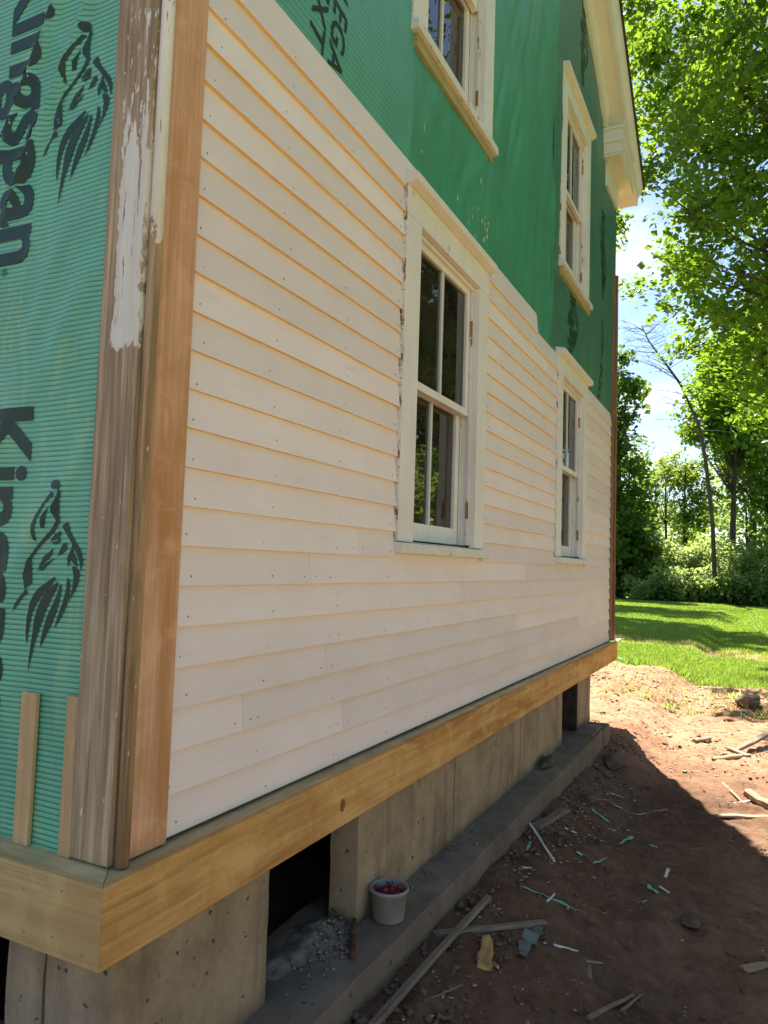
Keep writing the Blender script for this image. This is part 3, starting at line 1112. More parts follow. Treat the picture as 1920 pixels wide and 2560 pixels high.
# nail heads in skirt
mb = MB()
for x, z in [(0.16, -0.04), (0.165, -0.145), (0.52, -0.04), (0.53, -0.15), (1.0, -0.05), (1.35, -0.14), (1.75, -0.045), (2.3, -0.13)]:
    mb.tube([(x, -SK - 0.0008, z), (x, -SK + 0.002, z)], [0.0035, 0.0035], 8)
for y, z in [(0.17, -0.06), (0.16, -0.15), (0.07, -0.14), (0.05, -0.04), (-0.02, -0.155), (0.3, -0.05)]:
    mb.tube([(-0.1012, y, z), (-0.098, y, z)], [0.0035, 0.0035], 8)
mb.build('nail_heads', M['nail'], house)['kind'] = 'stuff'
# furring strips on the front wall
for y0, y1 in ((0.262, 0.314), (0.1215, 0.158), (0.44, 0.49), (0.86, 0.91), (1.28, 1.33)):
    m = MB()
    m.box(-0.024, -0.0125, y0, y1, -0.012, 0.349 + random.uniform(-.004, .004))
    m.build('furring_strip', M['strip'], house, 0.001)

bx_dark = simple('dark_brown_lining', (0.050, 0.036, 0.026), 0.9, 0.1, 0.4, 15)
# foundation and footing -----------------------------------------------------------
FY, FXC = -0.030, -0.028
FZ = -0.585


def rough_box(name, mat, x0, x1, y0, y1, z0, z1, step=0.045, amp=0.006, seed=0, parent=house):
    """box whose faces are gridded and roughened like cast or hewn stone"""
    nx_, ny_, nz_ = [max(1, int(round((b - a) / step))) for a, b in ((x0, x1), (y0, y1), (z0, z1))]
    bm = bmesh.new()
    verts = {}

    def V(i, j, k):
        key = (i, j, k)
        if key not in verts:
            x, y, z = x0 + (x1 - x0) * i / nx_, y0 + (y1 - y0) * j / ny_, z0 + (z1 - z0) * k / nz_
            d = [float(vnoise(np.array(x * 9), np.array(y * 9), np.array(z * 9), seed + s)) * 0.6 +
                 float(vnoise(np.array(x * 24), np.array(y * 24), np.array(z * 24), seed + s + 9)) * 0.4 for s in range(3)]
            e = (i in (0, nx_)) + (j in (0, ny_)) + (k in (0, nz_))
            f = amp * (1.0 if e < 2 else 1.6)
            cx, cy, cz = (x0 + x1) / 2, (y0 + y1) / 2, (z0 + z1) / 2
            pull = 0.003 if e >= 2 else 0
            verts[key] = bm.verts.new((x + d[0] * f * (0.8 if i in (0, nx_) else .3) - pull * np.sign(x - cx) * (i in (0, nx_)),
                                       y + d[1] * f * (0.5 if j in (0, ny_) else .3) - pull * np.sign(y - cy) * (j in (0, ny_)),
                                       z + d[2] * f * 0.5 - pull * np.sign(z - cz) * (k in (0, nz_))))
        return verts[key]

    for i in range(nx_):
        for j in range(ny_):
            for k in (0, nz_):
                bm.faces.new([V(i, j, k), V(i + 1, j, k), V(i + 1, j + 1, k), V(i, j + 1, k)])
    for i in range(nx_):
        for k in range(nz_):
            for j in (0, ny_):
                bm.faces.new([V(i, j, k), V(i + 1, j, k), V(i + 1, j, k + 1), V(i, j, k + 1)])
    for j in range(ny_):
        for k in range(nz_):
            for i in (0, nx_):
                bm.faces.new([V(i, j, k), V(i, j + 1, k), V(i, j + 1, k + 1), V(i, j, k + 1)])
    bmesh.ops.recalc_face_normals(bm, faces=bm.faces[:])
    for f in bm.faces:
        f.smooth = True
    me = bpy.data.meshes.new(name)
    bm.to_mesh(me)
    bm.free()
    me.set_sharp_from_angle(angle=0.7)
    return link_mesh(name, me, mat, parent)


TB = -0.190
for i, (a, b) in enumerate(((FXC, 0.575), (1.113, 2.062), (2.066, 3.160), (3.164, 4.245), (4.775, 5.280))):
    rough_box('foundation_panel', M['conc'], a, b, FY, FY + (0.20 if i == 0 else 0.115), FZ - 0.01, TB, 0.05, 0.005, 10 + i)
rough_box('foundation_panel', M['conc'], FXC + 0.002, FXC + 0.20, FY + 0.205, 0.305, FZ - 0.01, TB, 0.05, 0.005, 31)
rough_box('foundation_panel', M['conc'], FXC, FXC + 0.20, 0.72, 2.6, FZ - 0.01, TB, 0.10, 0.005, 32)
rough_box('foundation_panel', M['conc'], FXC, FXC + 0.20, 2.604, DEEP, FZ - 0.01, TB, 0.25, 0.005, 33)
rough_box('foundation_panel', M['conc'], 5.10, 5.278, 0.090, DEEP, FZ - 0.01, TB, 0.25, 0.005, 34)
bx(0.18, 5.08, 1.40, 1.5, -0.72, -0.2, name='crawlspace_wall', mat=M['conc'], bevel=0)
bx(0.60, 5.06, 0.9, 1.0, -0.72, -0.2, name='floor_joist', mat=M['lath'], bevel=0)
rough_box('footing', M['conc2'], -0.22, 4.96, -0.195, 0.20, -0.95, FZ, 0.05, 0.010, 50)
rough_box('footing', M['conc2'], 4.964, 5.25, -0.200, 0.20, -0.95, FZ - 0.003, 0.05, 0.008, 51)
rough_box('footing', M['conc2'], -0.215, 0.18, 0.204, DEEP, -0.95, FZ, 0.12, 0.010, 52)
MB().box(4.752, 4.770, FY + 0.004, FY + 0.112, FZ + 0.002, TB).build('jamb_lining', bx_dark, house, 0.001)  # dark lining added to keep the second gap looking dark
# flat stone on the ledge under the second gap
rough_box('ledge_stone', M['conc2'], 4.62, 5.02, -0.175, -0.03, FZ - 0.004, FZ + 0.022, 0.04, 0.008, 60)


# windows ---------------------------------------------------------------------------
def window(xl, dz, hinge=True):
    z = lambda a: a + dz
    a, b = xl + 0.145, xl + 0.90           # clear opening between the casings
    xr = xl + 1.04
    w = MB()
    w.box(xl, a, -0.012, 0.017, z(0.777), z(2.13))
    w.box(b, xr, -0.012, 0.017, z(0.777), z(2.13))
    w.box(xl, xr, -0.013, 0.017, z(2.131), z(2.252))
    win = w.build('window', M['paint'], house, 0.002)
    c = MB()
    c.prism([(-0.055, 2.262), (-0.020, 2.2525), (0.017, 2.2525), (0.017, 2.312), (-0.055, 2.296)],
            lambda u, v, t: (t, u, v + dz), xl - 0.008, xr + 0.012)
    c.build('head_cap', M['paint2'], win, 0.0015)
    s = MB()
    s.prism([(-0.042, 0.728), (0.13, 0.728), (0.13, 0.790), (-0.042, 0.770)], lambda u, v, t: (t, u, v + dz), xl - 0.012, xr + 0.02)
    s.build('sill', [M['sillp']], win, 0.003)
    if dz:
        s = MB()
        s.box(xl + 0.02, xr - 0.01, -0.022, 0.016, z(0.672), z(0.727))
        s.build('sill_apron', M['oldraw'], win, 0.002, 0.001)
    j = MB()
    j.box(a - 0.02, a, 0.0175, 0.16, z(0.791), z(2.13))
    j.box(b, b + 0.02, 0.0175, 0.16, z(0.791), z(2.13))
    j.box(a, b, 0.0175, 0.16, z(2.112), z(2.130))
    j.build('jamb', M['paint'], win)
    for side in (a, b):
        s0, s1 = (side, side + 0.016) if side == a else (side - 0.016, side)
        st = MB()
        st.box(s0, s1, 0.020, 0.034, z(0.792), z(2.111))
        st.box(s0, s1, 0.066, 0.074, z(0.792), z(2.111))
        st.build('stop_bead', M['sillp'], win, 0.001)
    h = MB()
    for zz in (1.868, 0.925):
        h.box(b - 0.0172, b - 0.012, 0.0195, 0.0345, z(zz), z(zz + 0.085))
    h.build('hinge_mortise', M['raw'], win)

    def sash(name, y0, y1, z0, z1, top, bot, st=0.052):
        f = MB()
        xa, xb = a + 0.017, b - 0.017
        f.box(xa, xa + st, y0, y1, z0, z1)
        f.box(xb - st, xb, y0, y1, z0, z1)
        f.box(xa + st, xb - st, y0, y1, z0, z0 + bot)
        f.box(xa + st, xb - st, y0, y1, z1 - top, z1)
        fr = f.build(name, M['paint'], win, 0.0025)
        xm = (xa + xb) / 2
        mm = MB()
        mm.box(xm - 0.011, xm + 0.011, y0 + 0.004, y1 - 0.004, z0 + bot, z1 - top)
        mm.build('muntin', M['gray_sash'], win, 0.003)
        for p, q in ((xa + st, xm - 0.011), (xm + 0.011, xb - st)):
            g = MB()
            yy = (y0 + y1) / 2
            tw = random.uniform(-0.0015, 0.0015)
            g.hexa([(p, yy + tw, z0 + bot), (q, yy - tw, z0 + bot), (q, yy + 0.003 - tw, z0 + bot), (p, yy + 0.003 + tw, z0 + bot),
                    (p, yy, z1 - top), (q, yy, z1 - top), (q, yy + 0.003, z1 - top), (p, yy + 0.003, z1 - top)])
            g.build('pane', M['glass'], win)
        return fr

    sash('upper_sash', 0.034, 0.066, z(1.452), z(2.111), 0.030, 0.036, 0.040)
    sash('lower_sash', 0.075, 0.108, z(0.792), z(1.488), 0.034, 0.080, 0.050)
    # ragged remains of old paint and caulk along the casing's outer edge
    e = MB()
    n = 46
    for i in range(n):
        z0, z1 = 0.78 + (2.30 - 0.78) * i / n, 0.78 + (2.30 - 0.78) * (i + 1) / n
        if random.random() < 0.22:
            continue
        d0 = random.uniform(0.002, 0.010)
        e.box(xl - d0, xl - 0.0003, -0.012 + random.uniform(0.001, 0.006), 0.012, z(z0), z(z1) - random.uniform(0, 0.008))
    e.build('paint_edge', painted('flaking_edge', (0.70, 0.66, 0.60), 0.54), win)['kind'] = 'stuff'
    return win


for x, dz in WIN:
    window(x, dz)

# roof, frieze, rake and the cornice return ---------------------------------------
zf = lambda x: 5.49 - SL * (x - 4.75)           # lower edge of the frieze along the rake (far half)
OV = 0.23
mid = WX / 2
for sgn in (1, -1):
    fx = (lambda x: x) if sgn == 1 else (lambda x: WX - x)

    def along(poly, x0, x1, name, mat, bev=0.0):
        """poly in (y, height above frieze line), swept along the rake"""
        m = MB()
        p = [(y, h) for y, h in poly]
        s = len(m.v)
        n = len(p)
        m.v += [(fx(x0), y, zf(x0) + h) for y, h in p] + [(fx(x1), y, zf(x1) + h) for y, h in p]
        m.face(list(range(s, s + n)))
        m.face(list(range(s + n, s + 2 * n)))
        for i in range(n):
            k = (i + 1) % n
            m.face([s + i, s + k, s + n + k, s + n + i])
        return m.build(name, mat, house, bev, 0.0001)

    ext = WX + 0.30
    along([(-0.022, 0.0), (0.017, 0.0), (0.017, 0.21), (-0.022, 0.21)], mid, 6.0, 'frieze_board', M['paint2'])
    along([(-0.034, 0.175), (-0.0225, 0.150), (-0.0225, 0.209), (-0.045, 0.209)], mid, 5.8, 'bed_moulding', M['paint2'])
    along([(-0.150, 0.211), (0.017, 0.211), (0.017, 0.236), (-0.150, 0.236)], mid, ext, 'rake_soffit', M['paint2'])
    along([(-0.176, 0.205), (-0.151, 0.205), (-0.151, 0.36), (-0.176, 0.36)], mid, ext, 'rake_fascia', M['paint2'])
    along([(-0.185, 0.32), (-0.1765, 0.30), (-0.1765, 0.42), (-0.225, 0.42), (-0.212, 0.36)], mid, ext + 0.02, 'crown_moulding', M['paint2'])
    m = MB()
    s = 0
    for x in (mid, ext + 0.05):
        m.v += [(fx(x), -OV - 0.012, zf(x) + 0.421), (fx(x), DEEP + 0.2, zf(x) + 0.421), (fx(x), DEEP + 0.2, zf(x) + 0.475), (fx(x), -OV - 0.012, zf(x) + 0.475)]
    m.face([0, 1, 2, 3])
    m.face([7, 6, 5, 4])
    for i in range(4):
        m.face([i, (i + 1) % 4, 4 + (i + 1) % 4, 4 + i])
    m.build('roof', M['shingle'], house, 0, 0.0001)
    # cornice return: stepped box at the eave, frieze below it, eave cornice along the side
    x0, x1 = 5.74, WX + 0.17
    for name, xa, xb, y, za, zb in (('return_soffit', x0 + 0.02, x1, -0.150, 4.640, 4.664), ('return_fascia', x0 + 0.012, x1 + 0.006, -0.158, 4.665, 4.765),
                                    ('return_moulding', x0, x1 + 0.02, -0.176, 4.766, 4.885), ('return_cap', x0 - 0.012, x1 + 0.03, -0.190, 4.886, 4.912)):
        m = MB()
        m.box(min(fx(xa), fx(xb)), max(fx(xa), fx(xb)), y, 0.017, za, zb)
        m.build(name, M['paint2'], house, 0.002)
    m = MB()
    m.box(min(fx(5.86), fx(WX + 0.02)), max(fx(5.86), fx(WX + 0.02)), -0.022, 0.016, 4.41, 4.639)
    m.build('frieze_board', M['paint2'], house, 0.002)
    m = MB()
    m.box(min(fx(WX), fx(WX + 0.17)), max(fx(WX), fx(WX + 0.17)), 0.018, DEEP, 4.64, 4.905)
    m.build('eave_cornice', M['paint2'], house, 0.002)

# ---------------------------------------------------------------- plants
LM = {
    'maple': leaf_mat('maple_leaf', (0.040, 0.110, 0.014), (0.110, 0.215, 0.026), (0.34, 0.50, 0.025), 0.55),
    'dark': leaf_mat('dark_leaf', (0.035, 0.085, 0.018), (0.085, 0.160, 0.032), (0.24, 0.36, 0.03), 0.50),
    'mid': leaf_mat('mid_leaf', (0.070, 0.140, 0.028), (0.150, 0.245, 0.050), (0.38, 0.48, 0.05), 0.52),
    'pale': leaf_mat('pale_leaf', (0.150, 0.240, 0.080), (0.270, 0.380, 0.130), (0.52, 0.62, 0.17), 0.58),
}


def leaves(centres, radii, per, size, seed, flat=0.55, droop=0.25, upb=0.9):
    r = np.random.default_rng(seed)
    c = np.repeat(np.asarray(centres, float), per, axis=0)
    R = np.repeat(np.asarray(radii, float), per)[:, None]
    n = len(c)
    off = r.normal(size=(n, 3))
    off /= np.linalg.norm(off, axis=1)[:, None]
    off *= (r.random((n, 1)) ** 0.45)
    off[:, 2] *= flat
    p = c + off * R
    cnm = np.repeat(r.normal(size=(len(centres), 3)) * 0.55, per, axis=0)
    nrm = r.normal(size=(n, 3)) * 0.42 + cnm + np.array([0, 0, upb])
    tilt = -(off[:, 0] * cnm[:, 0] + off[:, 1] * cnm[:, 1])
    p = p + np.stack([0 * tilt, 0 * tilt, tilt * R[:, 0] * 0.8], 1)
    nrm /= np.linalg.norm(nrm, axis=1)[:, None]
    d = r.normal(size=(n, 3)) + off * 0.9
    d[:, 2] -= droop
    d -= nrm * np.sum(d * nrm, axis=1)[:, None]
    d /= np.linalg.norm(d, axis=1)[:, None] + 1e-9
    s = np.cross(nrm, d)
    L = size * (0.45 + 1.1 * r.random((n, 1)) ** 1.3)
    wd = L * (0.36 + 0.14 * r.random((n, 1)))
    v = np.stack([p, p + d * L * 0.5 + s * wd + nrm * wd * 0.35, p + d * L, p + d * L * 0.5 - s * wd + nrm * wd * 0.35], 1).reshape(-1, 3)
    b = np.arange(n)[:, None] * 4
    f = np.concatenate([b + np.array([[0, 1, 2]]), b + np.array([[0, 2, 3]])], 0)
    ct = np.repeat(r.random(len(centres)), per)
    tone = np.clip(0.55 * ct + 0.45 * r.random(n) + 0.12 * r.normal(size=n), 0, 1)
    return v, f, np.repeat(tone, 4)


def tree(name, label, cat, base, h, r0, ells, ncl, clr, per, size, mat, seed, trunk_to=0.75, bark='bark', lean=(0, 0), group=None, flat=0.55, limbs=60, upb=0.9):
    """base (x, y); ells = crown ellipsoids (dx, dy, z, rx, ry, rz)"""
    r = np.random.default_rng(seed)
    x0, y0 = base
    zb = float(gbase(x0, y0)) - 0.05
    root = empty(name, (x0, y0, zb))
    tag(root, label, cat, group)
    # trunk path in local coordinates
    n = 9
    path = []
    for i in range(n):
        t = i / (n - 1)
        path.append((lean[0] * t * t + 0.10 * h * 0.12 * math.sin(3 * t + seed), lean[1] * t * t + 0.10 * h * 0.12 * math.cos(2.3 * t + seed), h * trunk_to * t))
    rad = [r0 * (1.35 if i == 0 else 1.0) * (1 - 0.80 * i / (n - 1)) for i in range(n)]
    m = MB()
    m.tube(path, rad, 9)
    vol = np.array([e[3] * e[4] * e[5] for e in ells])
    cents, crad = [], []
    while len(cents) < ncl:
        e = ells[r.choice(len(ells), p=vol / vol.sum())]
        q = r.normal(size=3)
        q = q / np.linalg.norm(q) * (r.random() ** 0.40)
        c = np.array([e[0] + q[0] * e[3], e[1] + q[1] * e[4], e[2] + q[2] * e[5]])
        if vnoise(c[0] * 0.55 + seed, c[1] * 0.55, c[2] * 0.55, seed) < -0.22:
            continue
        cents.append(c)
        crad.append(clr * (0.6 + 0.8 * r.random()))
    cents = np.array(cents)
    P = np.array(path)
    for k in range(min(limbs, ncl)):
        c = cents[k]
        zt = np.clip(c[2] * 0.55 + 0.08 * h, 0.22 * h, h * trunk_to * 0.97)
        i = int(np.argmin(np.abs(P[:, 2] - zt)))
        a = P[i]
        midp = (a + c) / 2 + np.array([0, 0, -0.10 * np.linalg.norm(c - a) * 0.4 + 0.1]) + r.normal(size=3) * 0.12
        q1 = (a + midp) / 2 + r.normal(size=3) * 0.08
        rr = max(0.012, rad[i] * 0.32)
        m.tube([a, q1, midp, (midp + c) / 2 + r.normal(size=3) * 0.08, c], [rr, rr * 0.75, rr * 0.5, rr * 0.32, rr * 0.12], 5, cap=False)
    m.build('trunk', M[bark], root)
    v, f, tone = leaves(cents, crad, per, size, seed + 1, flat, 0.25, upb)
    quick_mesh('crown', v, f, LM[mat], root, {'tone': tone})
    return root


def at(px, dist):
    """point on the ground at a horizontal distance along the direction of photo column px (eye level)"""
    d = fw * FPX + rt * (px - 960)
    v = Vector((d.x, d.y)).normalized()
    return (CAM[0] + v.x * dist, CAM[1] + v.y * dist)


# the big maple whose crown fills the upper right
tree('maple_tree', 'large sunlit maple whose yellow green crown overhangs the whole upper right', 'tree', (14.5, -4.3), 15, 0.32,
     [(-0.3, 1.15, 9.0, 3.8, 4.6, 4.6), (1.2, -0.4, 6.3, 3.4, 3.7, 2.5), (0.4, 1.3, 12.4, 3.8, 5.0, 3.4), (1.5, 2.2, 5.6, 2.2, 2.0, 1.3)], 900, 0.52, 125, 0.118, 'maple', 3, limbs=170)

# trees beyond the lawn, each with its own place and build
tree('evergreen_tree', 'dark dense tree beyond the lawn next to the house corner', 'tree', at(1540, 47), 15.2, 0.3,
     [(0, 0, 8.2, 1.5, 1.5, 7.4), (0, 0, 4, 2.2, 2.2, 3.8)], 130, 0.9, 100, 0.30, 'dark', 21, group='trees beyond the lawn', flat=0.7)
tree('leafy_tree', 'mid green tree just right of the dark tree at the house corner', 'tree', at(1590, 53), 11.5, 0.18,
     [(0, 0, 7.6, 1.3, 1.3, 3.6), (0.2, 0.2, 4.5, 1.5, 1.5, 2.5)], 70, 0.85, 65, 0.26, 'mid', 22, group='trees beyond the lawn')
tree('sapling_tree', 'thin airy sapling in the gap of sky beyond the lawn, left one', 'tree', at(1668, 57), 10.5, 0.13,
     [(0, 0, 7.4, 1.7, 1.7, 3.2)], 42, 0.7, 55, 0.22, 'pale', 23, group='trees beyond the lawn', trunk_to=0.95)
tree('sapling_tree', 'thin airy sapling with a bare lower stem right of the sky gap', 'tree', at(1716, 54), 10.0, 0.15,
     [(0.2, 0, 7.2, 1.9, 1.9, 2.9)], 55, 0.75, 55, 0.22, 'mid', 24, group='trees beyond the lawn', trunk_to=0.95)
tree('tall_tree', 'tall tree with a dark bare trunk standing in the shrubs beyond the lawn', 'tree', at(1840, 49), 17, 0.24,
     [(0, 0, 10.6, 3.0, 3.2, 2.8), (0, -0.8, 14, 3.2, 3.0, 3.6)], 190, 0.95, 80, 0.27, 'maple', 25, group='trees beyond the lawn', limbs=110)
tree('tall_tree', 'tall deep green tree behind the shrubs at the right edge', 'tree', at(1935, 54), 20, 0.4,
     [(0, 0, 12, 4.0, 4.0, 7.5)], 190, 1.2, 80, 0.30, 'dark', 26, group='trees beyond the lawn')
tree('tall_tree', 'tall tree behind the bare dead stem, its crown reaching the maple', 'tree', at(1875, 66), 22, 0.4,
     [(0, 0, 16, 3.6, 3.4, 6.0)], 140, 1.2, 80, 0.32, 'mid', 27, group='trees beyond the lawn')
for px, d, h, w, lb in ((1640, 70, 8.0, 4.2, 'low hazy green trees at the back of the sky gap'), (1745, 74, 8.5, 4.6, 'light green tree in the woods behind the two saplings'),
                        (1560, 66, 9.0, 3.6, 'green tree in the woods behind the dark tree'), (1870, 68, 11.0, 5.0, 'dark green tree in the woods behind the bare trunk')):
    tree('woodland_tree', lb, 'tree', at(px, d), h, 0.2, [(0, 0, h * 0.5, w, w, h * 0.5)], 70, 1.1, 55, 0.34, 'pale' if px < 1800 else 'mid', px, group='trees beyond the lawn', limbs=30)
# shrubs along the far edge of the lawn
for k, (px, d, h, w, mt, lb) in enumerate((
        (1566, 46, 2.4, 1.5, 'dark', 'dark low shrub at the foot of the dark tree'), (1606, 46.5, 2.9, 1.8, 'mid', 'green shrub leftmost of the pale thicket'),
        (1648, 47, 3.5, 2.1, 'pale', 'tall pale green shrub below the sky gap'), (1694, 47, 3.9, 2.2, 'pale', 'tallest pale shrub in the middle of the thicket'),
        (1738, 47, 3.3, 2.1, 'pale', 'pale leafy shrub below the two saplings'), (1785, 47.5, 3.7, 2.2, 'pale', 'pale shrub just left of the bare trunk'),
        (1828, 50, 4.0, 2.3, 'pale', 'pale shrub behind the bare trunk'), (1876, 47, 3.5, 2.3, 'pale', 'leafy pale shrub just right of the bare trunk'),
        (1922, 47, 3.9, 2.4, 'mid', 'green shrub at the right edge beyond the lawn'),
        (1628, 44.4, 1.7, 1.3, 'pale', 'low front shrub at the left end of the thicket'), (1668, 44.8, 2.0, 1.4, 'pale', 'low front shrub below the tallest pale shrub'),
        (1712, 44.4, 1.6, 1.4, 'pale', 'lowest pale shrub in the middle of the front row'), (1756, 44.8, 1.9, 1.5, 'pale', 'rounded low shrub in the front row left of the bare trunk'),
        (1802, 44.4, 1.6, 1.4, 'mid', 'small green shrub in front of the bare trunk'), (1850, 44.8, 1.9, 1.5, 'pale', 'low pale shrub in the front row right of the bare trunk'),
        (1900, 44.4, 1.7, 1.5, 'mid', 'low green shrub in the front row at the right edge'))):
    tree('shrub', lb, 'shrub', at(px, d), h, 0.05, [(0, 0, h * 0.46, w, w, h * 0.54)], int(40 + 24 * w), 0.42, 48, 0.16, mt, 100 + k, group='shrubs at the far edge of the lawn', flat=0.6, limbs=20, upb=0.55)
# trees off to the right of the camera that the window panes mirror, and one beyond the house that shades the lawn
for k, (x, y, h, w) in enumerate(((10.5, -11.5, 15, 4.6), (19.5, -13.5, 18, 5.4), (4.0, -14.0, 14, 4.5), (29, -16, 18, 6.0))):
    tree('yard_tree', ('broad tree mirrored in the near lower window', 'tall tree mirrored in the upper panes', 'round tree standing across the dirt yard', 'large tree far across the yard to the right')[k],
         'tree', (x, y), h, 0.3, [(0, 0, h * 0.60, w, w, h * 0.38)], 240, 1.0, 85, 0.24, ('maple', 'mid', 'maple', 'mid')[k], 40 + k, limbs=70)
for k, (x, y) in enumerate(((31.5, 6.6), (41.0, 8.6))):
    tree('lawn_tree', ('tall tree beyond the house throwing the nearer shade on the lawn', 'tall tree beyond the house throwing the farther shade on the lawn')[k], 'tree', (x, y), 27, 0.4,
         [(0, 0, 22, 3.0, 3.6, 4.0)], 80, 0.8, 62, 0.28, 'mid', 55 + k, trunk_to=0.8)

for k, (x, y, h, w) in enumerate(((25, -9.5, 7, 3.2), (34, -13, 8, 4.0), (46, -17, 9, 5.0), (17, -13.5, 5, 3.0), (60, -20, 11, 6.0))):
    tree('thicket_tree', ('low bushy tree mirrored in the near lower sash', 'bushy tree mirrored behind the low bushy tree', 'broad bushy tree far across the yard', 'round bush across the dirt yard', 'farthest bushy tree across the yard')[k],
         'tree', (x, y), h, 0.12, [(0, 0, h * 0.48, w, w, h * 0.52)], 130, 0.8, 70, 0.26, 'mid', 300 + k, limbs=20, flat=0.8)

# dead leaning tree with a fan of bare twigs
bx0, by0 = at(1790, 44)
dead = empty('dead_tree', (bx0, by0, float(gbase(bx0, by0)) - 0.05))
tag(dead, 'bare dead tree leaning left against the sky', 'tree', 'trees beyond the lawn')
px_ = lambda px, py, d=44.0: Vector((at(px, d)[0] - bx0, at(px, d)[1] - by0, CAM[2] + d * (1443 - py) / FPX * 1.0 + 0.97))
stem = [Vector((0, 0, 0)), Vector(px_(1782, 1330)), Vector(px_(1764, 1180)), Vector(px_(1745, 1095)), Vector(px_(1700, 1000)), Vector(px_(1652, 935)), Vector(px_(1618, 890)), Vector(px_(1600, 850))]
m = MB()
m.tube(stem, [0.12, 0.11, 0.10, 0.09, 0.075, 0.055, 0.035, 0.015], 8)
m.build('trunk', M['deadbark'], dead)
m = MB()
rr = random.Random(8)
for k in range(46):
    t = 0.40 + 0.6 * (k / 46) ** 0.8
    i = min(int(t * 7), 6)
    a = stem[i].lerp(stem[i + 1], t * 7 - i)
    side = Vector((rr.uniform(-.3, .3), 1.0 if rr.random() < 0.68 else -0.8, rr.uniform(-0.25, 0.8))).normalized()
    L = rr.uniform(0.8, 2.6) * (1.1 - 0.4 * t)
    b = a + side * L * 0.5 + Vector((0, 0, 0.05))
    c = b + side * L * 0.5 + Vector((rr.uniform(-.2, .2), 0.15, rr.uniform(-0.25, 0.35)))
    m.tube([a, b, c], [0.020, 0.013, 0.005], 4, cap=False)
    for q in range(3):
        s = a.lerp(c, rr.uniform(0.3, 0.9))
        e = s + Vector((rr.uniform(-.3, .3), rr.uniform(-.1, .6), rr.uniform(-.4, .5)))
        m.tube([s, (s + e) / 2 + Vector((0, 0, .04)), e], [0.010, 0.007, 0.004], 3, cap=False)
m.build('twigs', M['deadbark'], dead)

# lawn grass --------------------------------------------------------------------
n = 190000
r = np.random.default_rng(77)
d = 9.4 + (r.random(n) ** 1.9) * 34
px = r.uniform(1500, 1990, n)
base_dir = np.array([[fw.x, fw.y]]) * FPX + np.array([[rt.x, rt.y]]) * (px[:, None] - 960)
base_dir /= np.linalg.norm(base_dir, axis=1)[:, None]
gxp, gyp = CAM[0] + base_dir[:, 0] * d, CAM[1] + base_dir[:, 1] * d
lmv = lawn_mask(gxp, gyp)
keep = r.random(n) < np.clip((lmv - 0.25) * 1.6, 0.012, 1)
gxp, gyp, lmv, d = gxp[keep], gyp[keep], lmv[keep], d[keep]
n = len(gxp)
gzp = gbase(gxp, gyp)
ang = r.random(n) * 6.283
hgt = (0.030 + 0.045 * r.random(n)) * np.where(d < 13.5, 1.5, 1.0)
wd = 0.0045 + 0.003 * r.random(n) + np.maximum(d - 10, 0) * 0.0007
lean = r.normal(size=(n, 2)) * 0.55
cx, cy = np.cos(ang) * wd, np.sin(ang) * wd
v = np.stack([np.stack([gxp - cx, gyp - cy, gzp - 0.005], 1), np.stack([gxp + cx, gyp + cy, gzp - 0.005], 1),
              np.stack([gxp + lean[:, 0] * hgt, gyp + lean[:, 1] * hgt, gzp + hgt], 1)], 1).reshape(-1, 3)
LM['grass'] = leaf_mat('grass_blade', (0.080, 0.175, 0.018), (0.21, 0.32, 0.050), (0.46, 0.60, 0.07), 0.48)
o = quick_mesh('grass', v, np.arange(n * 3).reshape(-1, 3), LM['grass'], None, {'tone': np.repeat(r.random(n), 3)})
tag(o, kind='stuff')

# clods, grit and chips on the dirt ------------------------------------------------
def scatter(name, n, fx, size, flat, mat, seed, hug=0.3):
    r = np.random.default_rng(seed)
    x, y = fx(r, n)
    z = np.array([gz(a, b) for a, b in zip(x, y)])
    s = size(r, n)
    base = np.array([(1, 0, 0), (0.2, 1, 0), (-1, 0.15, 0), (-0.1, -1, 0), (0.1, 0.1, 1), (0, 0, -0.6)], float)
    jit = 1 + 0.45 * (r.random((n, 6, 1)) - 0.5)
    a = r.random(n) * 6.283
    ca, sa = np.cos(a)[:, None], np.sin(a)[:, None]
    st = 0.6 + 0.9 * r.random((n, 1))
    P = base[None] * jit
    px_, py_ = P[:, :, 0] * st, P[:, :, 1] * 0.7
    Q = np.stack([px_ * ca - py_ * sa, px_ * sa + py_ * ca, P[:, :, 2] * flat], -1) * s[:, None, None]
    Q += np.stack([x, y, z + s * flat * hug], -1)[:, None, :]
    f = np.array([(0, 1, 4), (1, 2, 4), (2, 3, 4), (3, 0, 4), (1, 0, 5), (2, 1, 5), (3, 2, 5), (0, 3, 5)])
    F = (np.arange(n)[:, None, None] * 6 + f[None]).reshape(-1, 3)
    o = quick_mesh(name, Q.reshape(-1, 3), F, mat, None, {'tone': np.repeat(r.random(n), 6)})
    return tag(o, kind='stuff')


def yard(r, n):
    x = 0.3 + 10.5 * r.random(n) ** 1.5
    y = -0.21 - (0.25 + 0.28 * (x + 1.0)) * r.random(n) ** 1.2
    return x, y


def by_wall(r, n):
    x = r.uniform(0.5, 5.6, n)
    y = -0.205 - np.abs(r.normal(size=n)) * 0.16
    return x, y


def far_dirt(r, n):
    x = 5.3 + 5.5 * r.random(n)
    y = r.uniform(-2.2, 0.9, n)
    return x, y


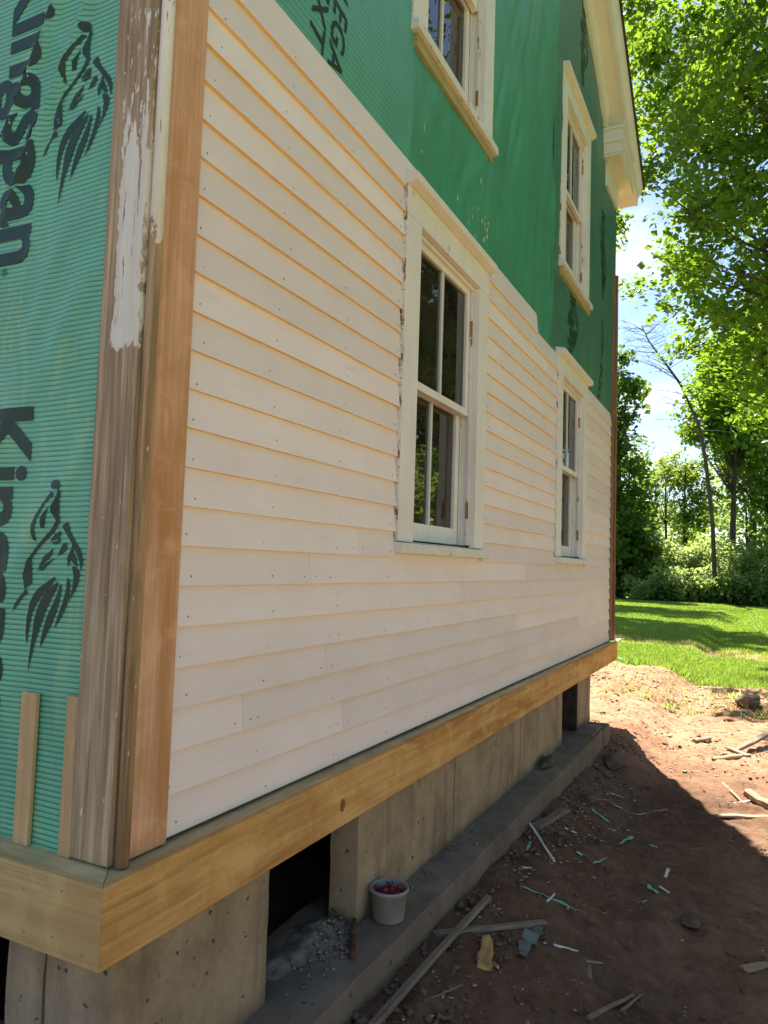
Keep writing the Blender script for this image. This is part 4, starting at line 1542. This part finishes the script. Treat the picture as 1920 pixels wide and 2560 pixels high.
M['clod'] = simple('dirt_clod', (0.135, 0.088, 0.062), 0.95, 0.1, 0.4, 20)
M['chip'] = simple('paint_chip', (0.62, 0.58, 0.52), 0.7, 0.3, 0.2, 20)
M['chipw'] = simple('wood_chip', (0.34, 0.25, 0.16), 0.8, 0.2, 0.4, 20)
M['grit'] = simple('pale_grit', (0.50, 0.40, 0.30), 0.9, 0.2, 0.3, 30)
scatter('dirt_clods', 3200, yard, lambda r, n: 0.002 + 0.014 * r.random(n) ** 4, 0.6, M['clod'], 1)
scatter('dirt_clods', 900, by_wall, lambda r, n: 0.004 + 0.022 * r.random(n) ** 2.5, 0.6, M['clod'], 2)
scatter('dirt_clods', 1300, far_dirt, lambda r, n: 0.005 + 0.026 * r.random(n) ** 5, 0.45, M['clod'], 3)
scatter('paint_chips', 330, by_wall, lambda r, n: 0.0025 + 0.008 * r.random(n) ** 2, 0.15, M['chip'], 4, 1.2)
scatter('paint_chips', 170, yard, lambda r, n: 0.0025 + 0.006 * r.random(n) ** 2, 0.15, M['chip'], 5, 1.2)
scatter('wood_chips', 1500, yard, lambda r, n: 0.002 + 0.013 * r.random(n) ** 3, 0.12, M['chipw'], 6, 1.2)
scatter('wood_chips', 420, by_wall, lambda r, n: 0.004 + 0.014 * r.random(n) ** 2, 0.12, M['chipw'], 7, 1.2)
scatter('wood_chips', 1100, far_dirt, lambda r, n: 0.006 + 0.030 * r.random(n) ** 3, 0.10, M['chipw'], 10, 1.2)
scatter('dead_leaves', 500, lambda r, n: (8.2 + 2.6 * r.random(n), r.uniform(-2.0, 0.8, n)), lambda r, n: 0.015 + 0.03 * r.random(n), 0.15, M['grit'], 12, 1.2)
scatter('pale_grit', 1500, far_dirt, lambda r, n: 0.004 + 0.022 * r.random(n) ** 3, 0.25, M['grit'], 8, 1.0)


# rubble and dust on the ledge (heap spilling out of the first gap)
def ledge_rubble(r, n):
    k = r.random(n) < 0.72
    x = np.where(k, r.normal(0.93, 0.085, n), r.uniform(0.6, 4.9, n))
    y = np.where(k, r.normal(0.0, 0.05, n), -0.05 - np.abs(r.normal(0, 0.035, n)))
    return np.clip(x, 0.60, 5.2), np.clip(y, -0.17, 0.13)


r = np.random.default_rng(9)
n = 620
x, y = ledge_rubble(r, n)
hill = 0.045 * np.exp(-((x - 0.98) / 0.11) ** 2 - ((y - 0.03) / 0.07) ** 2)
s = 0.0025 + 0.011 * r.random(n) ** 3
base = np.array([(1, 0, 0), (0.2, 1, 0), (-1, 0.15, 0), (-0.1, -1, 0), (0.1, 0.1, 1), (0, 0, -0.6)], float)
P = base[None] * (1 + 0.5 * (r.random((n, 6, 1)) - 0.5)) * s[:, None, None] * np.array([1, 0.8, 0.6])
P += np.stack([x, y, FZ + hill * r.random(n) ** 0.3 + s * 0.3], -1)[:, None, :]
f = np.array([(0, 1, 4), (1, 2, 4), (2, 3, 4), (3, 0, 4), (1, 0, 5), (2, 1, 5), (3, 2, 5), (0, 3, 5)])
M['rub'] = simple('mortar_rubble', (0.20, 0.165, 0.130), 0.95, 0.1, 0.45, 25)
tag(quick_mesh('rubble', P.reshape(-1, 3), (np.arange(n)[:, None, None] * 6 + f[None]).reshape(-1, 3), M['rub']), kind='stuff')
# soft dust heap under the rubble
ux, uy = np.meshgrid(np.linspace(0.62, 1.30, 40), np.linspace(-0.13, 0.16, 22), indexing='ij')
hz = 0.048 * np.exp(-((ux - 0.98) / 0.12) ** 2 - ((uy - 0.04) / 0.075) ** 2) + 0.022 * np.exp(-((ux - 0.76) / 0.09) ** 2 - ((uy - 0.06) / 0.06) ** 2)
hz = hz * (1 + 0.35 * vnoise(ux * 40, uy * 40, None, 4)) - 0.006
i = np.arange(ux.size).reshape(ux.shape)
q = np.stack([i[:-1, :-1], i[1:, :-1], i[1:, 1:], i[:-1, 1:]], -1).reshape(-1, 4)
tag(quick_mesh('dust_heap', np.stack([ux, uy, FZ + hz], -1).reshape(-1, 3), q, M['rub'], None, None, True), kind='stuff')

# ---------------------------------------------------------------- countable debris
M['split'] = wood('split_pine', (0.46, 0.28, 0.10), (0.66, 0.44, 0.19), 'x', 50, (0.16, 0.085, 0.03), 0.7)
M['whitest'] = simple('white_strip', (0.62, 0.60, 0.58), 0.6, 0.3, 0.15, 30)
M['sunwood'] = wood('old_board_scrap', (0.24, 0.155, 0.095), (0.42, 0.30, 0.20), 'x', 40)
M['scrap'] = simple('green_wrap_scrap', (0.085, 0.40, 0.27), 0.4, 0.4, 0.15, 25)
M['rock'] = simple('field_stone', (0.105, 0.078, 0.058), 0.95, 0.1, 0.45, 12)
M['rust'] = simple('rusty_iron', (0.115, 0.060, 0.035), 0.85, 0.2, 0.5, 30)


def stick(name, label, cat, p0, p1, w, h, mat, lift=0.0, tip=0.0, seed=0, n=6, taper=0.85, group=None, rag=0.12):
    """board, lath or sliver lying on the dirt from p0 to p1"""
    rr_ = random.Random(seed * 7 + len(label))
    a, b = Vector((*p0, 0)), Vector((*p1, 0))
    L = (b - a).length
    d = (b - a) / L
    root = Vector((p0[0], p0[1], gz(*p0)))
    m = MB()
    s = 0
    za, zb = gz(*p0), gz(*p1)
    mid_z = [gz(*(a.lerp(b, i / (n - 1))).to_2d()) for i in range(n)]
    up_ = max(0, max(mz - (za + (zb - za) * i / (n - 1)) for i, mz in enumerate(mid_z))) * 0.6
    for i in range(n):
        t = i / (n - 1)
        k = (1 - (1 - taper) * t) * rr_.uniform(1 - rag, 1 + rag)
        x = L * t + rr_.uniform(-1, 1) * L * 0.004
        z = (zb - za) * t + up_ + lift + tip * t + rr_.uniform(-1, 1) * h * 0.1
        yo = rr_.uniform(-1, 1) * w * 0.10
        bev = min(w, h) * 0.22
        prof = [(-w / 2 * k + bev, 0), (w / 2 * k - bev, 0), (w / 2 * k, bev), (w / 2 * k, h * k - bev), (w / 2 * k - bev, h * k), (-w / 2 * k + bev, h * k), (-w / 2 * k, h * k - bev), (-w / 2 * k, bev)]
        for u, v_ in prof:
            m.v.append((x + rr_.uniform(-1, 1) * w * (0.25 if i in (0, n - 1) else 0.05), u + yo, z + v_ - 0.1 * h))
    q = 8
    for i in range(n - 1):
        for k in range(q):
            k2 = (k + 1) % q
            m.face([i * q + k, i * q + k2, (i + 1) * q + k2, (i + 1) * q + k])
    m.face(list(range(q))[::-1])
    m.face([(n - 1) * q + k for k in range(q)])
    o = m.build(name, mat)
    o.location = root
    o.rotation_euler = (0, 0, math.atan2(d.y, d.x))
    return tag(o, label, cat, group)


def ribbon(name, label, pts, w, mat, seed=0, cat='scrap', group=None, curl=0.006):
    """thin torn strip of plastic sheet: two skins half a millimetre apart, waving over the ground"""
    rr_ = random.Random(seed + len(label))
    P_ = [Vector((x, y, 0)) for x, y in pts]
    fine = []
    for a, b in zip(P_[:-1], P_[1:]):
        for k in range(6):
            fine.append(a.lerp(b, k / 6))
    fine.append(P_[-1])
    m = MB()
    n = len(fine)
    o0 = Vector((pts[0][0], pts[0][1], gz(*pts[0])))
    for i, p in enumerate(fine):
        d = (fine[min(i + 1, n - 1)] - fine[max(i - 1, 0)]).normalized()
        s = Vector((-d.y, d.x, 0))
        ww = w * (0.55 + 0.45 * math.sin(math.pi * (i + 0.6) / (n + 0.2))) * rr_.uniform(0.8, 1.2) / 2
        z = gz(p.x, p.y) + 0.004 + curl * (0.5 + 0.5 * math.sin(i * 1.7 + seed))
        roll = 0.5 * math.sin(i * 0.9 + seed)
        for sg, dz_ in ((-1, 0), (1, 0), (1, 0.0006), (-1, 0.0006)):
            m.v.append(tuple(p + s * ww * sg + Vector((0, 0, z + dz_ + roll * sg * ww * 0.6)) - o0))
    for i in range(n - 1):
        for k in range(4):
            k2 = (k + 1) % 4
            m.face([i * 4 + k, i * 4 + k2, i * 4 + 4 + k2, i * 4 + 4 + k])
    m.face([0, 1, 2, 3][::-1])
    m.face([4 * n - 4, 4 * n - 3, 4 * n - 2, 4 * n - 1])
    o = m.build(name, mat)
    o.location = o0
    return tag(o, label, cat, group)


GS = 'scraps of green wrap on the dirt'
GW = 'slivers of white siding on the dirt'
GB = 'boards and laths lying on the dirt'
stick('wooden_lath', 'long weathered lath lying along the footing at the bottom', 'lath', (1.794, -0.289), (0.55, -0.270), 0.030, 0.020, M['lath'], 0.012, 0.0, 1, 9, 1.0, GB)
stick('wooden_lath', 'short grey lath crossing under the long lath', 'lath', (1.400, -0.225), (1.840, -0.520), 0.034, 0.016, M['lath'], 0, 0, 2, 7, 0.9, GB)
stick('wood_block', 'split yellow pine offcut with a dark crack beside the long lath', 'wood block', (1.335, -0.428), (1.52, -0.382), 0.050, 0.036, M['split'], 0, 0, 3, 5, 0.75, None, 0.16)
stick('twig', 'thin curved twig lying beside the long lath', 'twig', (0.979, -0.31), (1.20, -0.398), 0.006, 0.006, M['lath'], 0, 0.01, 4, 6)
stick('white_stick', 'pale stick leaning out from the board end by the footing', 'stick', (2.75, -0.205), (2.389, -0.422), 0.013, 0.010, M['whitest'], 0.02, -0.01, 5, 6, 0.8, GW)
stick('wooden_board', 'dark weathered board lying against the footing face', 'board', (2.752, -0.232), (3.20, -0.300), 0.060, 0.022, M['lath'], 0, 0, 6, 6, 1.0, GB)
ribbon('wrap_scrap', 'longest green strip of wrap curving across the dirt', [(2.019, -0.379), (2.05, -0.491), (2.107, -0.633)], 0.013, M['scrap'], 1, group=GS)
stick('white_sliver', 'white sliver crossing the longest green strip', 'sliver', (1.986, -0.480), (2.107, -0.494), 0.012, 0.003, M['whitest'], 0.002, 0, 7, 5, 0.7, GW)
ribbon('wrap_scrap', 'folded green scrap above the pale stick', [(3.485, -0.391), (3.457, -0.49)], 0.020, M['scrap'], 2, group=GS)
ribbon('wrap_scrap', 'bright green leaf shaped scrap in the middle of the shaded dirt', [(3.113, -0.611), (3.431, -0.637)], 0.022, M['scrap'], 3, group=GS)
ribbon('wrap_scrap', 'small curled green scrap right of the leaf shaped scrap', [(3.441, -0.719), (3.425, -0.775)], 0.020, M['scrap'], 4, group=GS)
ribbon('wrap_scrap', 'short green scrap left of the pale stick', [(2.425, -0.279), (2.551, -0.264)], 0.014, M['scrap'], 5, group=GS)
ribbon('wrap_scrap', 'dull green scrap right of the pale stick', [(2.655, -0.470), (2.675, -0.515)], 0.020, M['scrap'], 6, group=GS)
ribbon('wrap_scrap', 'slim green scrap with a twig end below the leaf shaped scrap', [(2.624, -0.561), (2.829, -0.609)], 0.012, M['scrap'], 7, group=GS)
ribbon('wrap_scrap', 'green scrap just left of the short white sliver', [(2.69, -0.812), (2.670, -0.868)], 0.026, M['scrap'], 8, group=GS)
ribbon('wrap_scrap', 'knotted green scrap below the short white sliver', [(2.472, -0.81), (2.543, -0.848)], 0.014, M['scrap'], 9, group=GS)
ribbon('wrap_scrap', 'tiny green scrap in the shade near the folded scrap', [(3.31, -0.515), (3.335, -0.555)], 0.014, M['scrap'], 10, group=GS)
ribbon('wrap_scrap', 'tiny green scrap at the end of the long white sliver', [(2.118, -0.912), (2.111, -0.932)], 0.014, M['scrap'], 11, group=GS)
ribbon('wrap_scrap', 'crumpled grey green piece of wrap beside the grey lath', [(1.777, -0.521), (1.68, -0.50), (1.53, -0.505)], 0.055, simple('dusty_wrap', (0.13, 0.165, 0.14), 0.6, 0.3, 0.3, 20), 12, group=GS, curl=0.02)
stick('white_sliver', 'thick white sliver lying alone in the shaded dirt', 'sliver', (3.155, -0.862), (2.931, -0.869), 0.017, 0.008, M['whitest'], 0, 0, 11, 5, 0.9, GW)
stick('white_sliver', 'short white sliver beside a green scrap', 'sliver', (2.775, -0.860), (2.755, -0.905), 0.012, 0.005, M['whitest'], 0, 0, 12, 4, 0.9, GW)
stick('white_sliver', 'bent white sliver below the short one', 'sliver', (2.521, -0.883), (2.554, -0.940), 0.010, 0.004, M['whitest'], 0, 0, 13, 4, 0.8, GW)
stick('white_sliver', 'white sliver with a round knob end near the bottom', 'sliver', (1.74, -0.58), (1.815, -0.655), 0.010, 0.008, M['whitest'], 0, 0, 14, 5, 0.6, GW)
stick('white_sliver', 'long thin white sliver beside a tiny green scrap near the bottom', 'sliver', (2.082, -0.930), (2.062, -1.025), 0.009, 0.004, M['whitest'], 0, 0, 15, 5, 0.9, GW)
stick('white_sliver', 'pale flake lying farthest from the camera in the shade', 'sliver', (4.111, -0.40), (4.232, -0.460), 0.025, 0.003, M['whitest'], 0, 0, 16, 5, 0.7, GW)
stick('white_sliver', 'pale bent flake right of the farthest flake', 'sliver', (4.345, -0.513), (4.199, -0.549), 0.018, 0.003, M['whitest'], 0, 0, 17, 5, 0.6, GW)
stick('white_sliver', 'white flake at the foot of the dark board', 'sliver', (2.951, -0.345), (2.970, -0.408), 0.020, 0.004, M['whitest'], 0, 0, 18, 4, 0.7, GW)
stick('white_sliver', 'white flake near the footing left of the green strip', 'sliver', (2.225, -0.312), (2.275, -0.362), 0.014, 0.004, M['whitest'], 0, 0, 19, 4, 0.7, GW)
stick('white_sliver', 'yellowish chip standing out below the knotted green scrap', 'sliver', (2.258, -0.861), (2.155, -0.852), 0.014, 0.006, M['sunwood'], 0, 0, 20, 4, 0.7, GW)
stick('wood_sliver', 'tan splinter above a brown chip near the bottom', 'sliver', (1.77, -0.679), (1.872, -0.765), 0.010, 0.006, M['sunwood'], 0, 0, 21, 5, 0.8)
stick('wood_chip', 'flat brown chip just below the tan splinter', 'chip', (1.775, -0.706), (1.690, -0.727), 0.022, 0.006, M['lath'], 0, 0, 22, 4, 0.9)
stick('wood_sliver', 'faint grey sliver near the edge of the shade', 'sliver', (3.607, -0.940), (3.68, -1.03), 0.014, 0.004, M['lath'], 0, 0, 23, 5, 0.8)
stick('wooden_lath', 'broken lath lying at the bottom edge', 'lath', (1.440, -0.770), (1.754, -0.875), 0.018, 0.010, M['lath'], 0, 0, 24, 6, 0.7, GB)
stick('wooden_lath', 'dark splinter beside the broken lath at the bottom edge', 'lath', (1.605, -0.857), (1.791, -0.902), 0.010, 0.008, M['lath'], 0, 0, 25, 5, 0.8, GB)
stick('wooden_board', 'curled bark like board at the lower right edge', 'board', (2.18, -1.24), (2.30, -1.38), 0.045, 0.010, M['sunwood'], 0, 0, 26, 5, 0.8, GB)
stick('wooden_lath', 'thin lath in the sun pointing at a white twig', 'lath', (5.203, -1.043), (4.665, -1.223), 0.022, 0.012, M['sunwood'], 0, 0, 27, 6, 0.8, GB)
stick('white_sliver', 'white forked sliver in the sun beside the thin lath', 'sliver', (4.667, -1.160), (4.843, -1.250), 0.022, 0.006, M['whitest'], 0, 0, 28, 5, 0.6, GW)
stick('wood_block', 'thick brown timber offcut lying in the sun at the right edge', 'wood block', (4.93, -1.235), (4.64, -1.40), 0.062, 0.050, M['sunwood'], 0, 0, 29, 5, 1.0)
stick('wooden_board', 'long pale board at the edge of the house shadow', 'board', (4.257, -1.055), (4.39, -1.40), 0.040, 0.016, M['sunwood'], 0, 0, 30, 7, 1.0, GB)
stick('wooden_board', 'brown board lying far out in the sunlit dirt', 'board', (5.933, -0.954), (6.216, -1.215), 0.050, 0.030, M['sunwood'], 0, 0, 31, 5, 0.9, GB)
stick('wooden_board', 'pale plank lying across the brown board in the sun', 'board', (6.40, -1.060), (6.15, -1.230), 0.050, 0.020, M['sunwood'], 0.012, 0, 32, 5, 1.0, GB)
stick('wooden_board', 'dark raised board end at the right edge in the sun', 'board', (6.33, -1.120), (6.85, -1.42), 0.060, 0.030, M['lath'], 0.0, 0.10, 33, 5, 1.0, GB)
stick('wood_block', 'small brown block farthest out in the sunlit dirt', 'wood block', (6.60, -0.755), (6.77, -0.890), 0.050, 0.035, M['sunwood'], 0, 0, 34, 4, 0.9)
ribbon('wire', 'thin bent wire looping over the shaded dirt', [(3.711, -0.372), (3.86, -0.40), (3.915, -0.445), (3.923, -0.553), (4.05, -0.66), (4.2, -0.755)], 0.005, M['whitest'], 14, 'wire')


def stone(name, label, cat, x, y, z, sx, sy, sz, seed, mat, group=None):
    bm = bmesh.new()
    bmesh.ops.create_icosphere(bm, subdivisions=3, radius=1)
    for v in bm.verts:
        c = v.co
        k = 1 + 0.35 * float(vnoise(np.array(c.x * 1.3 + seed), np.array(c.y * 1.3), np.array(c.z * 1.3), seed)) + 0.12 * float(vnoise(np.array(c.x * 4), np.array(c.y * 4), np.array(c.z * 4), seed))
        v.co = Vector((c.x * sx * k, c.y * sy * k, max(c.z, -0.6) * sz * k))
    me = bpy.data.meshes.new(name)
    bm.to_mesh(me)
    bm.free()
    o = link_mesh(name, me, mat)
    o.location = (x, y, z)
    return tag(o, label, cat, group)


stone('field_stone', 'brown stone at the end of the footing where the shadow begins', 'stone', 4.76, -0.30, gz(4.76, -0.30) + 0.018, 0.14, 0.070, 0.048, 3, M['rock'])
stone('field_stone', 'flat grey stone half sunk in the shaded dirt', 'stone', 2.49, -1.02, gz(2.49, -1.02) + 0.001, 0.070, 0.045, 0.012, 5, M['rock'])
stone('dirt_lump', 'dark lump of earth at the top of the sunlit dirt', 'clod', 8.9, -1.22, gz(8.9, -1.22) + 0.05, 0.16, 0.13, 0.10, 7, M['rock'])
stone('field_stone', 'dark rock resting on the concrete ledge below the third panel', 'stone', 3.60, -0.085, FZ + 0.024, 0.13, 0.035, 0.036, 9, M['rock'])
stone('dirt_lump', 'small clod against the footing beside the brown stone', 'clod', 4.42, -0.29, gz(4.42, -0.29) + 0.012, 0.06, 0.045, 0.03, 11, M['rock'])
stone('dirt_lump', 'clod in front of the dark board by the footing', 'clod', 3.62, -0.34, gz(3.62, -0.34) + 0.012, 0.07, 0.045, 0.03, 13, M['rock'])

# rusty iron stake lying over the ledge
m = MB()
m.tube([(0, 0, 0.004), (0.06, 0.030, 0.014), (0.13, 0.070, 0.022), (0.20, 0.105, 0.030)], [0.012, 0.016, 0.015, 0.007], 7)
o = m.build('iron_stake', M['rust'])
o.scale = (1, 1, 0.7)
o.location = (0.905, -0.135, FZ + 0.004)
tag(o, 'rusty brown iron stake lying on the ledge beside the flower pot', 'stake')


# flower pot on the ledge
def lathe(name, prof, mat, parent, n=40):
    m = MB()
    for r_, z_ in prof:
        for k in range(n):
            t = 2 * math.pi * k / n
            m.v.append((r_ * math.cos(t), r_ * math.sin(t), z_))
    for i in range(len(prof) - 1):
        for k in range(n):
            k2 = (k + 1) % n
            m.face([i * n + k, i * n + k2, (i + 1) * n + k2, (i + 1) * n + k], 0, True)
    m.face(list(range(n))[::-1])
    m.face([(len(prof) - 1) * n + k for k in range(n)])
    return m.build(name, mat, parent)


pot = empty('flower_pot', (1.222, -0.104, FZ))
pot.scale = (1.08, 1.08, 0.97)
tag(pot, 'small off white plastic pot of withered red plants on the concrete ledge', 'flower pot')
M['pot'] = simple('pot_plastic', (0.27, 0.245, 0.225), 0.5, 0.4, 0.12, 14)
lathe('bucket', [(0.050, 0.0), (0.0525, 0.003), (0.060, 0.098), (0.065, 0.100), (0.0665, 0.108), (0.065, 0.113), (0.0605, 0.113), (0.058, 0.104), (0.056, 0.082), (0.001, 0.080)], M['pot'], pot)
lathe('soil', [(0.0555, 0.078), (0.054, 0.090), (0.03, 0.096), (0.001, 0.098)], M['clod'], pot, 18)
m = MB()
rr = random.Random(4)
for k in range(70):
    a, q = rr.uniform(0, 6.283), 0.046 * rr.random() ** 0.5
    p = Vector((q * math.cos(a), q * math.sin(a), 0.090))
    e = p + Vector((rr.uniform(-.018, .018), rr.uniform(-.018, .018), rr.uniform(0.008, 0.030)))
    m.tube([p, (p + e) / 2 + Vector((0, 0, .003)), e], [0.0012, 0.001, 0.0005], 4, cap=False)
m.build('dry_stems', simple('dry_stem', (0.045, 0.030, 0.026)), pot)['kind'] = 'stuff'
m = MB()
for k in range(60):
    a, q = rr.uniform(1.6, 5.6), 0.045 * rr.random() ** 0.5
    p = Vector((q * math.cos(a), q * math.sin(a), 0.097 + rr.uniform(0, 0.012)))
    u_ = Vector((rr.uniform(-1, 1), rr.uniform(-1, 1), rr.uniform(-.3, .8))).normalized() * 0.009
    w_ = u_.cross(Vector((rr.uniform(-1, 1), rr.uniform(-1, 1), 1))).normalized() * 0.006
    b = len(m.v)
    m.v += [tuple(p), tuple(p + u_ + w_), tuple(p + 2 * u_), tuple(p + u_ - w_)]
    m.face([b, b + 1, b + 2, b + 3])
m.build('red_petals', simple('withered_red', (0.26, 0.020, 0.022), 0.6, 0.3, 0.4, 40), pot)['kind'] = 'stuff'

# weeds coming up in the sunlit dirt
for k, (x, y, s, lb) in enumerate(((8.10, -0.40, 1.0, 'low weed on a dark hump in the sunlit dirt'), (9.45, -1.05, 1.3, 'green weed beside the dark lump of earth'),
                                   (8.05, -0.12, 0.7, 'tiny weed in the sunlit dirt near the house corner'), (8.06, -0.70, 0.6, 'small weed in the middle of the sunlit dirt'),
                                   (6.05, -0.98, 0.5, 'tiny green weed beside the brown board'))):
    root = empty('weed', (x, y, gz(x, y)))
    tag(root, lb, 'weed', 'weeds in the dirt')
    r = np.random.default_rng(200 + k)
    nb = 26
    a = r.random(nb) * 6.283
    L = (0.05 + 0.08 * r.random(nb)) * s
    tilt = 0.4 + 0.9 * r.random(nb)
    bx_, by_ = 0.04 * s * r.normal(size=nb), 0.04 * s * r.normal(size=nb)
    dx, dy = np.cos(a) * np.sin(tilt) * L, np.sin(a) * np.sin(tilt) * L
    dz = np.cos(tilt) * L
    wx, wy = -np.sin(a) * 0.008 * s, np.cos(a) * 0.008 * s
    v = np.stack([np.stack([bx_, by_, 0 * a], 1), np.stack([bx_ + dx * .5 + wx, by_ + dy * .5 + wy, dz * .6], 1), np.stack([bx_ + dx, by_ + dy, dz], 1),
                  np.stack([bx_ + dx * .5 - wx, by_ + dy * .5 - wy, dz * .6], 1)], 1).reshape(-1, 3)
    quick_mesh('leaves', v, np.arange(nb * 4).reshape(-1, 4), LM['pale'], root, {'tone': np.repeat(r.random(nb), 4)})
# green drain pipe end lying in the grass by the far corner
m = MB()
m.tube([(0, 0, 0.03), (0.03, -0.25, 0.03), (-0.02, -0.55, 0.03)], [0.022] * 3, 10)
o = m.build('hose', M['scrap'])
o.location = (11.6, 0.95, float(gbase(11.6, 0.95)))
tag(o, 'piece of green hose in the grass behind the far house corner', 'hose')
# wood offcut curl on the end of the skirt board
m = MB()
m.hexa([(6.36, -0.075, -0.008), (6.46, -0.095, 0.0), (6.47, -0.05, -0.006), (6.38, -0.045, -0.008), (6.36, -0.075, -0.004), (6.46, -0.097, 0.020), (6.47, -0.05, 0.010), (6.38, -0.045, -0.004)])
tag(m.build('wood_shaving', M['whitest']), 'pale curled shaving on the far end of the skirt board', 'shaving')
